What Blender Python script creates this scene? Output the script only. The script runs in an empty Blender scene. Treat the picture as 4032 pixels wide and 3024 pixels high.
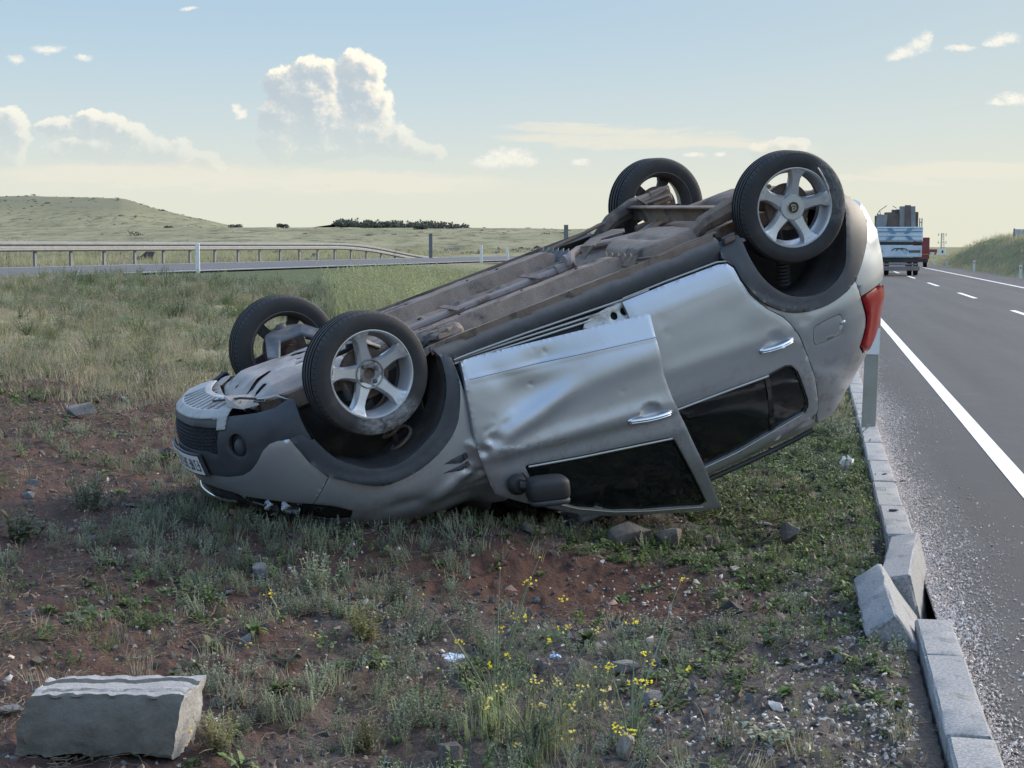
import bpy, math, random
import numpy as np
from mathutils import Vector, Matrix
from mathutils.geometry import delaunay_2d_cdt
random.seed(7); rng=np.random.default_rng(7)
scene=bpy.context.scene; R_=math.radians; PI=math.pi

# ------------------------------------------------------------------ camera, light, exposure
FPX=6056.0; PITCH=math.atan(545/FPX); CAMH=1.65
cam=bpy.data.cameras.new('camera'); camo=bpy.data.objects.new('camera',cam); scene.collection.objects.link(camo)
camo.location=(0,0,CAMH); camo.rotation_euler=(PI/2-PITCH,0,0)
cam.sensor_width=36; cam.lens=FPX/4032*36; cam.clip_start=.05; cam.clip_end=6000
scene.camera=camo
scene.view_settings.view_transform='Standard'; scene.view_settings.look='None'
scene.view_settings.exposure=1.9; scene.view_settings.gamma=1.0; scene.view_settings.use_curve_mapping=False
SUN_AZ,SUN_EL=R_(58),R_(24)          # azimuth from the view direction towards the right, elevation
SUN_STRENGTH,SKY_STRENGTH=.9,.15
sl=bpy.data.lights.new('sun','SUN'); sl.energy=SUN_STRENGTH; sl.angle=R_(10); sl.color=(1.0,.90,.74)
so=bpy.data.objects.new('sun',sl); scene.collection.objects.link(so)
sd=Vector((math.sin(SUN_AZ)*math.cos(SUN_EL),math.cos(SUN_AZ)*math.cos(SUN_EL),math.sin(SUN_EL)))
so.rotation_euler=sd.to_track_quat('Z','Y').to_euler()

class NT:
    """small helper to write node trees"""
    def __init__(s,tree): s.t=tree; s.n=tree.nodes; s.l=tree.links
    def add(s,typ,**kw):
        n=s.n.new(typ)
        for k,v in kw.items(): setattr(n,k,v)
        return n
    def put(s,sock,val):
        if isinstance(val,bpy.types.NodeSocket): s.l.new(val,sock)
        elif val is not None:
            if sock.type=='RGBA' and hasattr(val,'__len__') and len(val)==3: val=tuple(val)+(1,)
            sock.default_value=val
    def math(s,op,a,b=None,c=None,clamp=False):
        n=s.add('ShaderNodeMath',operation=op,use_clamp=clamp); s.put(n.inputs[0],a)
        if b is not None: s.put(n.inputs[1],b)
        if c is not None: s.put(n.inputs[2],c)
        return n.outputs[0]
    def vec(s,op,a,b=None):
        n=s.add('ShaderNodeVectorMath',operation=op); s.put(n.inputs[0],a)
        if b is not None: s.put(n.inputs[1],b)
        return n.outputs['Value'] if op in('DOT_PRODUCT','LENGTH') else n.outputs[0]
    def mix(s,f,a,b,mode='MIX'):
        n=s.add('ShaderNodeMix',data_type='RGBA',blend_type=mode); n.clamp_factor=True
        s.put(n.inputs[0],f); s.put(n.inputs[6],a); s.put(n.inputs[7],b); return n.outputs[2]
    def noise(s,vec,scale,detail=3,rough=.55,lac=2.0,dist=0,out='Fac'):
        n=s.add('ShaderNodeTexNoise'); n.inputs['Scale'].default_value=scale; n.inputs['Detail'].default_value=detail
        n.inputs['Roughness'].default_value=rough; n.inputs['Lacunarity'].default_value=lac; n.inputs['Distortion'].default_value=dist
        if vec is not None: s.put(n.inputs['Vector'],vec)
        return n.outputs[out]
    def ramp(s,fac,stops,interp='LINEAR'):
        n=s.add('ShaderNodeValToRGB'); r=n.color_ramp; r.interpolation=interp
        while len(r.elements)<len(stops): r.elements.new(.5)
        for e,(p,c) in zip(r.elements,stops):
            e.position=p; e.color=(c,c,c,1) if isinstance(c,(int,float)) else tuple(c)+(1,)
        s.put(n.inputs[0],fac); return n.outputs[0]
    def rng(s,v,a,b,c=0,d=1,smooth=False):
        n=s.add('ShaderNodeMapRange'); n.interpolation_type='SMOOTHSTEP' if smooth else 'LINEAR'
        s.put(n.inputs[0],v)
        for i,x in enumerate((a,b,c,d)): n.inputs[1+i].default_value=x
        return n.outputs[0]

# ------------------------------------------------------------------ sky
def px2ae(x,y):
    """photo pixel to (azimuth, elevation) in radians"""
    d=Vector(((x-2016)/FPX,1,-(y-1512)/FPX)); c,s=math.cos(PITCH),math.sin(PITCH)
    w=Vector((d.x,d.y*c+d.z*s,-d.y*s+d.z*c)); return math.atan2(w.x,w.y),math.atan2(w.z,math.hypot(w.x,w.y))
CLOUD=[ # cx,cy,rx,ry  in photo pixels: lumps of the cumulus clouds
 (1140,300,75,45),(1100,330,70,60),(1215,280,80,55),(1290,300,70,60),(1390,250,60,60),(1455,260,75,55),(1420,330,95,80),(1440,420,110,90),
 (1200,380,150,95),(1130,460,120,90),(1250,480,200,110),(1420,520,160,100),(1530,560,110,70),(1620,590,80,50),(1690,610,60,40),(1100,560,110,80),(1300,590,280,50),
 (350,470,60,40),(400,500,90,60),(250,500,100,45),(180,490,50,26),(500,550,110,60),(620,590,90,60),(720,590,80,55),(800,620,75,45),(430,600,260,60),(860,645,40,22),
 (30,480,80,60),(60,540,70,60),(0,600,110,70),
 (3080,560,60,40),(3010,590,60,35),(3150,560,45,40),(3050,610,110,40)]
SMALL=[(3560,210,60,30),(3620,180,50,34),(3650,150,30,28),(3520,225,40,22),(3780,190,60,17),(3950,160,75,26),(3900,170,40,16),(4000,385,80,28),(3930,405,50,16),
 (60,235,38,18),(190,195,70,20),(330,228,45,13),(745,36,38,12),(930,430,22,28),(950,450,30,20),
 (2000,620,120,45),(1930,640,90,34),(2070,640,60,30),(2285,640,45,16),(2730,605,55,14),(2835,608,30,12)]
STREAK=[(2350,500,420,30),(2500,545,560,42),(2250,560,330,32),(2900,560,330,22),(3750,690,420,42),(3850,670,500,26),(3400,700,240,20),(600,700,900,70),(1400,720,700,60)]
def cloud_group(name,blobs,namp,nscale,stretch):
    g=bpy.data.node_groups.new(name,'ShaderNodeTree')
    g.interface.new_socket('P',in_out='INPUT',socket_type='NodeSocketVector'); g.interface.new_socket('D',in_out='OUTPUT',socket_type='NodeSocketFloat')
    t=NT(g); gi=t.add('NodeGroupInput'); go=t.add('NodeGroupOutput'); P=gi.outputs[0]
    st=t.vec('MULTIPLY',P,(1,stretch,1))
    n1=t.noise(st,nscale,7,.62,2.1,.25,'Color')
    wob=t.vec('SCALE',t.vec('SUBTRACT',n1,(.5,.5,.5)),None); wob.node.inputs['Scale'].default_value=namp
    Q=t.vec('ADD',P,wob); best=None
    for cx,cy,rx,ry in blobs:
        a,e=px2ae(cx,cy); d=t.vec('MULTIPLY',t.vec('SUBTRACT',Q,(a,e,0)),(FPX/rx,FPX/ry,0))
        v=t.math('SUBTRACT',1.0,t.vec('DOT_PRODUCT',d,d))
        best=v if best is None else t.math('SMOOTH_MAX',best,v,.35)
    n2=t.noise(st,nscale*2.6,6,.6)
    best=t.math('ADD',best,t.math('MULTIPLY',t.math('SUBTRACT',n2,.5),1.3))
    n3=t.noise(st,nscale*9,5,.65); best=t.math('ADD',best,t.math('MULTIPLY',t.math('SUBTRACT',n3,.5),.9))
    t.put(go.inputs[0],best); return g
world=bpy.data.worlds.new('World'); scene.world=world; world.use_nodes=True
W=NT(world.node_tree); W.n.clear()
tc=W.add('ShaderNodeTexCoord'); D=tc.outputs['Generated']
sep=W.add('ShaderNodeSeparateXYZ'); W.l.new(D,sep.inputs[0]); dx,dy,dz=sep.outputs
az=W.math('ARCTAN2',dx,dy); el=W.math('ARCSINE',dz)
com=W.add('ShaderNodeCombineXYZ'); W.l.new(az,com.inputs[0]); W.l.new(el,com.inputs[1]); P=com.outputs[0]
sky=W.add('ShaderNodeTexSky',sky_type='NISHITA',sun_disc=False); sky.sun_elevation=SUN_EL; sky.sun_rotation=SUN_AZ
sky.air_density=1.2; sky.dust_density=2.0; sky.ozone_density=1.0
skyc=W.mix(1.0,sky.outputs[0],(SKY_STRENGTH,)*3,'MULTIPLY')
haze=W.ramp(el,[(0,(.74,.745,.62)),(.035,(.735,.755,.66)),(.075,(.61,.70,.71)),(.12,(.49,.635,.73)),(.17,(.40,.56,.72)),(.5,(.16,.28,.48))])
warm=W.rng(az,-.1,.6,0,1,True)
haze=W.mix(W.math('MULTIPLY',warm,.35),haze,(.84,.80,.62))
haze=W.mix(1.0,haze,(.28,.28,.28),'MULTIPLY')
skyc=W.mix(W.rng(el,.14,.6,1,0,True),skyc,haze)
gC=cloud_group('cumulus',CLOUD,.022,26,1.0); gS=cloud_group('stratus',STREAK,.03,9,4.0); gP=cloud_group('puffs',SMALL,.009,75,1.5)
def grp(g,vec):
    n=W.add('ShaderNodeGroup'); n.node_tree=g; W.put(n.inputs[0],vec); return n.outputs[0]
d0=grp(gC,P); d1=grp(gC,W.vec('ADD',P,(.0045,.0035,0)))
front=W.math('GREATER_THAN',dy,0.0)
alpha=W.math('MULTIPLY',W.rng(d0,-.05,.38,0,1,True),front)
fade=W.rng(el,.040,.105,.15,.96,True)
alpha=W.math('MULTIPLY',alpha,fade)
lit=W.math('ADD',W.math('MULTIPLY',W.math('SUBTRACT',d0,d1),1.3),W.rng(d0,.05,.9,.75,.05),clamp=True)
bil=W.noise(P,60,5,.6)
lit=W.math('ADD',lit,W.math('MULTIPLY',W.math('SUBTRACT',bil,.5),.5),clamp=True)
ccol=W.ramp(lit,[(0,(.50,.57,.62)),(.35,(.62,.66,.67)),(.65,(.86,.82,.73)),(1,(1.02,.96,.82))])
ccol=W.mix(W.rng(el,.03,.09,.45,0),ccol,(.80,.77,.66))
s0=grp(gS,P); sa=W.math('MULTIPLY',W.math('MULTIPLY',W.rng(s0,.0,.9,0,.72,True),front),1.0)
cl=W.mix(sa,skyc,(.230,.221,.188))
cl=W.mix(alpha,cl,W.mix(1.0,ccol,(.285,.285,.285),'MULTIPLY'))
# below the horizon the dome only ever shows as a dim ground bounce
p0=grp(gP,P); pa=W.math('MULTIPLY',W.math('MULTIPLY',W.rng(p0,-.1,1.35,0,.9,True),front),W.rng(el,.03,.07,.4,1,True))
cl=W.mix(pa,cl,W.mix(1.0,W.ramp(p0,[(0,(.80,.80,.76)),(.9,(.98,.93,.82))]),(.285,.285,.285),'MULTIPLY'))
skyc=W.mix(W.rng(el,-.03,0,1,0),skyc,(.16,.15,.12))
bg=W.add('ShaderNodeBackground'); W.l.new(skyc,bg.inputs[0]); bg.inputs[1].default_value=1.0
bc=W.add('ShaderNodeBackground'); W.l.new(cl,bc.inputs[0]); bc.inputs[1].default_value=1.0
# the clouds only stand in this sector of the sky: skip their nodes elsewhere
zone=W.math('MULTIPLY',W.math('MULTIPLY',W.math('LESS_THAN',W.math('ABSOLUTE',az),.46),front),W.math('MULTIPLY',W.math('GREATER_THAN',el,0.0),W.math('LESS_THAN',el,.26)))
mxw=W.add('ShaderNodeMixShader'); W.l.new(zone,mxw.inputs[0]); W.l.new(bg.outputs[0],mxw.inputs[1]); W.l.new(bc.outputs[0],mxw.inputs[2])
wo=W.add('ShaderNodeOutputWorld'); W.l.new(mxw.outputs[0],wo.inputs[0])
world.cycles.sampling_method='MANUAL'; world.cycles.sample_map_resolution=256

# ------------------------------------------------------------------ helpers
def tag(o,label=None,cat=None,group=None,kind=None):
    for k,v in (('label',label),('category',cat),('group',group),('kind',kind)):
        if v: o[k]=v
    return o
def link(o,parent=None):
    scene.collection.objects.link(o)
    if parent is not None: o.parent=parent
    return o
def setmats(me,mats):
    for m in (mats if isinstance(mats,(list,tuple)) else [mats]): me.materials.append(m)
def mesh(name,V,Fc,mat,parent=None,smooth=False,mi=None):
    me=bpy.data.meshes.new(name); me.from_pydata([tuple(map(float,v)) for v in V],[],[tuple(int(i) for i in f) for f in Fc]); setmats(me,mat)
    if smooth: me.polygons.foreach_set('use_smooth',np.ones(len(me.polygons),bool))
    if mi is not None: me.polygons.foreach_set('material_index',np.array(mi,np.int32))
    me.update(); return link(bpy.data.objects.new(name,me),parent)
def empty(name,loc=(0,0,0),rot=(0,0,0),parent=None):
    o=bpy.data.objects.new(name,None); o.location=loc; o.rotation_euler=rot; o.empty_display_size=.1; return link(o,parent)
class MB:
    """collects simple shapes into one mesh"""
    def __init__(s): s.V=[]; s.F=[]; s.S=[]
    def raw(s,V,Fc,sm=False):
        b=len(s.V); s.V+= [tuple(map(float,v)) for v in V]; s.F+=[tuple(i+b for i in f) for f in Fc]; s.S+=[sm]*len(Fc); return s
    def box(s,c,d,rot=None,bev=0):
        d=[x/2 for x in d]
        if bev<=0:
            V=[(sx*d[0],sy*d[1],sz*d[2]) for sx in(-1,1) for sy in(-1,1) for sz in(-1,1)]
            Fc=[(0,1,3,2),(4,6,7,5),(0,4,5,1),(2,3,7,6),(0,2,6,4),(1,5,7,3)]
        else:
            bev=min(bev,min(d)*.9); V=[];idx={}
            for sx in(-1,1):
                for sy in(-1,1):
                    for sz in(-1,1):
                        idx[sx,sy,sz]=len(V)
                        V+=[(sx*d[0],sy*(d[1]-bev),sz*(d[2]-bev)),(sx*(d[0]-bev),sy*d[1],sz*(d[2]-bev)),(sx*(d[0]-bev),sy*(d[1]-bev),sz*d[2])]
            Fc=[]
            for a in range(3):
                for sg in(-1,1):
                    o=[i for i in range(3) if i!=a]; q=[]
                    for u,v in((-1,-1),(1,-1),(1,1),(-1,1)):
                        k=[0,0,0];k[a]=sg;k[o[0]]=u;k[o[1]]=v;q.append(idx[tuple(k)]+a)
                    Fc.append(tuple(q if (sg>0)!=(a==1) else q[::-1]))
            for a in range(3):
                o=[i for i in range(3) if i!=a]
                for u in(-1,1):
                    for v in(-1,1):
                        k=[0,0,0];k[o[0]]=u;k[o[1]]=v
                        k[a]=-1;A=idx[tuple(k)];k[a]=1;Bq=idx[tuple(k)]
                        q=(A+o[0],Bq+o[0],Bq+o[1],A+o[1]); Fc.append(q if (u*v>0)==(a==1) else q[::-1])
            for k,i in idx.items(): q=(i,i+1,i+2); Fc.append(q if k[0]*k[1]*k[2]>0 else q[::-1])
        V=[Vector(v) for v in V]
        if rot is not None:
            m=rot if isinstance(rot,Matrix) else Matrix.Rotation(rot[2],3,'Z')@Matrix.Rotation(rot[1],3,'Y')@Matrix.Rotation(rot[0],3,'X')
            V=[m@v for v in V]
        return s.raw([v+Vector(c) for v in V],Fc)
    def tube(s,pts,r,n=8,cap=True):
        pts=[Vector(p) for p in pts]; rr=r if hasattr(r,'__len__') else [r]*len(pts); V=[];Fc=[]
        up=None
        for i,p in enumerate(pts):
            t=(pts[min(i+1,len(pts)-1)]-pts[max(i-1,0)]).normalized()
            if up is None: up=Vector((0,0,1)) if abs(t.z)<.9 else Vector((1,0,0))
            a=t.cross(up).normalized(); b=a.cross(t).normalized(); up=b
            for k in range(n):
                an=2*PI*k/n; V.append(p+(a*math.cos(an)+b*math.sin(an))*rr[i])
        for i in range(len(pts)-1):
            for k in range(n):
                k2=(k+1)%n; Fc.append((i*n+k,i*n+k2,(i+1)*n+k2,(i+1)*n+k))
        s.raw(V,Fc,n>5)
        if cap:
            b=len(s.V)-len(V); s.F+=[tuple(b+k for k in range(n))[::-1],tuple(b+(len(pts)-1)*n+k for k in range(n))]; s.S+=[False,False]
        return s
    def lathe(s,prof,n=48,axis='y',c=(0,0,0),sm=True,close=False):
        V=[];Fc=[]
        for k in range(n):
            a=2*PI*k/n
            for o,r in prof:
                p=(r*math.cos(a),o,r*math.sin(a)) if axis=='y' else ((r*math.cos(a),r*math.sin(a),o) if axis=='z' else (o,r*math.cos(a),r*math.sin(a)))
                V.append((p[0]+c[0],p[1]+c[1],p[2]+c[2]))
        m=len(prof)
        for k in range(n):
            k2=(k+1)%n
            for j in range(m-1 if not close else m):
                j2=(j+1)%m; Fc.append((k*m+j,k2*m+j,k2*m+j2,k*m+j2))
        return s.raw(V,Fc,sm)
    def poly(s,pts,ext):
        n=len(pts); e=Vector(ext); V=[Vector(p) for p in pts]+[Vector(p)+e for p in pts]
        return s.raw(V,[tuple(range(n))[::-1],tuple(range(n,2*n))]+[(i,(i+1)%n,(i+1)%n+n,i+n) for i in range(n)])
    def build(s,name,mat,parent=None,sharp=35):
        me=bpy.data.meshes.new(name); me.from_pydata(s.V,[],s.F); setmats(me,mat)
        me.polygons.foreach_set('use_smooth',np.array(s.S,bool)); me.update()
        if any(s.S) and sharp: me.set_sharp_from_angle(angle=R_(sharp))
        return link(bpy.data.objects.new(name,me),parent)
def hermite(xs, ys):
    xs=np.array(xs,float); ys=np.array(ys,float); m=np.gradient(ys,xs)
    def f(x):
        x=np.clip(np.asarray(x,float),xs[0],xs[-1]); i=np.clip(np.searchsorted(xs,x,side='right')-1,0,len(xs)-2)
        h=xs[i+1]-xs[i]; t=(x-xs[i])/h
        return (2*t**3-3*t*t+1)*ys[i]+(t**3-2*t*t+t)*h*m[i]+(-2*t**3+3*t*t)*ys[i+1]+(t**3-t*t)*h*m[i+1]
    return f
def sm(x,a,b):
    t=np.clip((np.asarray(x,float)-a)/(b-a),0,1); return t*t*(3-2*t)
def _hash(i,j,k):
    n=(i*374761393+j*668265263+k*2147483647)&0xffffffff; n=((n^(n>>13))*1274126177)&0xffffffff; return ((n^(n>>16))&0xffff)/65535.0
def vnoise(x,y,seed=0):
    x=np.asarray(x,float);y=np.asarray(y,float); i=np.floor(x).astype(np.int64);j=np.floor(y).astype(np.int64); u=x-i;v=y-j;u=u*u*(3-2*u);v=v*v*(3-2*v)
    return (_hash(i,j,seed)*(1-u)+_hash(i+1,j,seed)*u)*(1-v)+(_hash(i,j+1,seed)*(1-u)+_hash(i+1,j+1,seed)*u)*v
def fbm(x,y,oct=4,seed=0,gain=.5):
    a=1;t=0;w=0
    for o in range(oct): t=t+a*vnoise(x*2**o+17.3*o,y*2**o-9.1*o,seed+o); w+=a; a*=gain
    return t/w-.5

# ------------------------------------------------------------------ materials
def new_mat(name):
    m=bpy.data.materials.new(name); m.use_nodes=True; t=NT(m.node_tree); b=t.n['Principled BSDF']; return m,t,b
def mk(name,c1,c2=None,scale=8,rough=.7,metal=0.0,bump=0,bscale=60,c3=None,s3=2.5,f3=.55,rvar=0,coat=0,spec=None,inst=0,detail=4,disp=.01,stretch=None,w3=.12):
    """base colour mottled between c1 and c2, with patches of c3"""
    m,t,b=new_mat(name); co=t.add('ShaderNodeTexCoord').outputs['Object']
    if stretch: co=t.vec('MULTIPLY',co,stretch)
    n=t.noise(co,scale,detail,.6); col=t.mix(t.rng(n,.32,.68),c1,c2 or c1)
    rsock=rough
    if c3 is not None:
        n3=t.noise(co,s3,6,.65); k=t.rng(n3,f3,f3+w3,0,1,True); col=t.mix(k,col,c3)
        if rvar: rsock=t.math('ADD',t.math('MULTIPLY',k,rvar),rough)
    if inst:
        oi=t.add('ShaderNodeObjectInfo').outputs['Random']
        hs=t.add('ShaderNodeHueSaturation'); t.put(hs.inputs['Color'],col)
        t.put(hs.inputs['Value'],t.rng(oi,0,1,1-inst,1+inst)); t.put(hs.inputs['Hue'],t.rng(t.math('FRACT',t.math('MULTIPLY',oi,7.3)),0,1,.5-.05*inst,.5+.05*inst)); col=hs.outputs[0]
    t.put(b.inputs['Base Color'],col); t.put(b.inputs['Roughness'],rsock); b.inputs['Metallic'].default_value=metal
    if spec is not None: b.inputs['Specular IOR Level'].default_value=spec
    if coat: b.inputs['Coat Weight'].default_value=coat; b.inputs['Coat Roughness'].default_value=.08
    if bump:
        bp=t.add('ShaderNodeBump'); bp.inputs['Strength'].default_value=bump; bp.inputs['Distance'].default_value=disp
        t.put(bp.inputs['Height'],t.noise(co,bscale,4,.65)); t.l.new(bp.outputs[0],b.inputs['Normal'])
    return m
def leaf_mat(name,c1,c2,trans=.35,inst=.35,rough=.6):
    m=bpy.data.materials.new(name); m.use_nodes=True; t=NT(m.node_tree); t.n.clear()
    co=t.add('ShaderNodeTexCoord').outputs['Object']; oi=t.add('ShaderNodeObjectInfo').outputs['Random']
    col=t.mix(t.rng(t.noise(co,14,2),.3,.7),c1,c2)
    hs=t.add('ShaderNodeHueSaturation'); t.put(hs.inputs['Color'],col); t.put(hs.inputs['Value'],t.rng(oi,0,1,1-inst,1+inst))
    t.put(hs.inputs['Hue'],t.rng(t.math('FRACT',t.math('MULTIPLY',oi,5.7)),0,1,.485,.515)); t.put(hs.inputs['Saturation'],t.rng(t.math('FRACT',t.math('MULTIPLY',oi,9.1)),0,1,.75,1.1))
    d=t.add('ShaderNodeBsdfPrincipled'); t.put(d.inputs['Base Color'],hs.outputs[0]); d.inputs['Roughness'].default_value=rough; d.inputs['Specular IOR Level'].default_value=.25
    tr=t.add('ShaderNodeBsdfTranslucent'); t.put(tr.inputs[0],hs.outputs[0])
    mx=t.add('ShaderNodeMixShader'); mx.inputs[0].default_value=trans; t.l.new(d.outputs[0],mx.inputs[1]); t.l.new(tr.outputs[0],mx.inputs[2])
    o=t.add('ShaderNodeOutputMaterial'); t.l.new(mx.outputs[0],o.inputs[0]); return m
M={}
def paint_mat(name):
    m,t,b=new_mat(name); co=t.add('ShaderNodeTexCoord').outputs['Object']
    dust=t.rng(t.noise(co,3.2,7,.65),.52,.76,0,.40,True)
    sp=t.noise(co,45,5,.7); sc=t.math('MAXIMUM',t.rng(sp,.66,.72,0,.35),t.math('MULTIPLY',t.rng(t.noise(t.vec('MULTIPLY',co,(3,30,75)),2.2,4,.6),.66,.70,0,.5),t.rng(t.noise(co,2.5,3,.5),.50,.62)))
    col=t.mix(dust,(.385,.41,.44),(.33,.335,.335)); col=t.mix(sc,col,(.28,.275,.27))
    sp3=t.add('ShaderNodeSeparateXYZ'); t.l.new(co,sp3.inputs[0]); mud=t.math('MULTIPLY',t.rng(t.math('ADD',sp3.outputs[2],t.math('MULTIPLY',sp3.outputs[0],.12)),.50,.95,0,1,True),t.rng(t.noise(co,13,6,.72),.50,.66,0,.75)); col=t.mix(mud,col,(.17,.125,.10))
    t.put(b.inputs['Base Color'],col); t.put(b.inputs['Metallic'],t.math('SUBTRACT',.72,t.math('MULTIPLY',mud,.6)))
    t.put(b.inputs['Roughness'],t.math('ADD',.37,t.math('MULTIPLY',dust,.3)))
    b.inputs['Coat Weight'].default_value=.45; t.put(b.inputs['Coat Roughness'],t.math('ADD',.16,t.math('MULTIPLY',dust,.5)))
    bp=t.add('ShaderNodeBump'); bp.inputs['Strength'].default_value=.12; bp.inputs['Distance'].default_value=.01
    t.put(bp.inputs['Height'],t.noise(co,7,3,.5)); t.l.new(bp.outputs[0],b.inputs['Normal']); return m
M['paint']=paint_mat('silver_paint')
M['clad']=mk('dark_plastic',(.028,.032,.038),(.042,.047,.054),9,.6,0,.25,300,(.062,.062,.064),3.0,.56,.25,disp=.002)
def sill_mat():
    m=M['clad'].copy(); m.name='sill_plastic_dusty_below'; t=NT(m.node_tree); b=t.n['Principled BSDF']; co=t.add('ShaderNodeTexCoord').outputs['Object']; sp=t.add('ShaderNodeSeparateXYZ'); t.l.new(co,sp.inputs[0])
    n=t.noise(co,11,5,.65); k=t.rng(t.math('ADD',sp.outputs[2],t.math('MULTIPLY',t.math('SUBTRACT',n,.5),.06)),.020,.060,.85,.05,True); old=b.inputs['Base Color'].links[0].from_socket
    t.put(b.inputs['Base Color'],t.mix(k,old,t.mix(n,(.10,.083,.07),(.17,.145,.125)))); return m
M['sill']=sill_mat()
M['black']=mk('black_plastic',(.012,.012,.013),(.02,.02,.021),10,.6,0,.2,120,disp=.003)
M['seat']=mk('seat_cloth',(.10,.10,.105),(.16,.16,.165),20,.9)
M['seal']=mk('rubber_seal',(.01,.01,.01),(.016,.016,.016),10,.7)
M['under']=mk('dusty_underbody',(.150,.108,.080),(.235,.185,.148),6,.9,0,.5,90,(.055,.045,.04),3.0,.50,.0,disp=.008)
M['pipe']=mk('exhaust_steel',(.22,.175,.155),(.28,.24,.22),10,.75,.15,.3,120,(.13,.09,.07),5,.55,.1,disp=.004)
M['shield']=mk('shield_metal',(.22,.19,.17),(.32,.29,.27),5,.6,.35,.4,70,(.45,.46,.48),2.4,.58,-.2,disp=.005)
M['tray']=mk('dusty_undertray',(.20,.18,.165),(.27,.25,.235),7,.85,0,.4,90,(.12,.105,.095),3.5,.55,disp=.004)
M['chin']=mk('scuffed_silver_plastic',(.27,.265,.25),(.36,.355,.345),8,.6,.1,.3,60,(.20,.18,.165),6,.55,.2,disp=.003)
M['tyre']=mk('tyre_rubber',(.024,.024,.025),(.040,.038,.037),7,.85,0,.4,110,(.095,.080,.068),3.3,.56,.1,disp=.004,w3=.2)
M['tyre_scuff']=mk('scraped_tyre_rubber',(.13,.13,.13),(.055,.055,.057),22,.9,0,.5,90,(.26,.26,.255),9,.56,.0,disp=.003)
M['alloy']=mk('alloy_paint',(.44,.455,.47),(.53,.54,.55),7,.36,.55,.15,40,(.32,.31,.29),9,.60,.25,disp=.003,coat=.3)
M['alloy_scrape']=mk('scraped_alloy',(.36,.35,.34),(.58,.58,.58),40,.55,.5,.6,120,disp=.003)
M['alloy_back']=mk('dirty_rim_inside',(.055,.052,.05),(.10,.09,.085),9,.8,.1,.3,70,disp=.003)  # darker tone for rim barrels and spoke backs
M['rust']=mk('rusty_iron',(.10,.065,.05),(.17,.13,.11),18,.85,.1,.5,90,disp=.004)
M['arm']=mk('suspension_metal',(.06,.065,.075),(.11,.115,.12),9,.6,.2,.4,70,(.18,.16,.14),3,.55,.2,disp=.004)
M['liner']=mk('muddy_wheel_liner',(.032,.030,.030),(.060,.053,.048),6,.9,0,.5,50,(.11,.085,.065),2.6,.55,disp=.006)
M['chrome']=mk('chrome',(.62,.63,.65),(.70,.70,.72),6,.14,1.0)
M['trim']=mk('satin_trim',(.30,.29,.26),(.36,.35,.32),6,.32,.7)
M['red']=mk('red_tail_lens',(.17,.002,.004),(.22,.003,.006),3,.28,0,coat=.15,spec=.25)
M['plate']=mk('number_plate_white',(.62,.62,.60),(.70,.70,.68),20,.5)
M['ink']=mk('plate_black_print',(.02,.02,.02),None,20,.6)
M['yellow']=mk('yellow_sticker',(.6,.5,.06),None,20,.6)
M['innerp']=mk('inner_body_metal',(.36,.36,.34),(.43,.43,.41),5,.38,.5,.1,20,(.20,.19,.17),4,.58,.2,coat=.3)
def glass_mat():
    m,t,b=new_mat('tinted_glass'); co=t.add('ShaderNodeTexCoord').outputs['Object']
    n=t.rng(t.noise(co,2.2,5,.6),.4,.75,.05,.22); b.inputs['Base Color'].default_value=(.006,.008,.010,1)
    t.put(b.inputs['Roughness'],n); b.inputs['Specular IOR Level'].default_value=.6; b.inputs['Alpha'].default_value=.86; return m
M['glass']=glass_mat()
def lamp_glass():
    m,t,b=new_mat('headlamp_lens'); b.inputs['Base Color'].default_value=(.02,.02,.02,1); b.inputs['Roughness'].default_value=.04
    b.inputs['Alpha'].default_value=.22; b.inputs['Specular IOR Level'].default_value=.8; return m
M['hub']=mk('worn_hub_metal',(.20,.20,.20),(.30,.30,.30),12,.5,.4,.3,60,(.12,.10,.09),6,.52)
M['groove']=mk('tyre_groove',(.006,.006,.006),None,20,.9)  # black laid into the tread grooves for the shade in them
M['lens']=lamp_glass()

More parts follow.
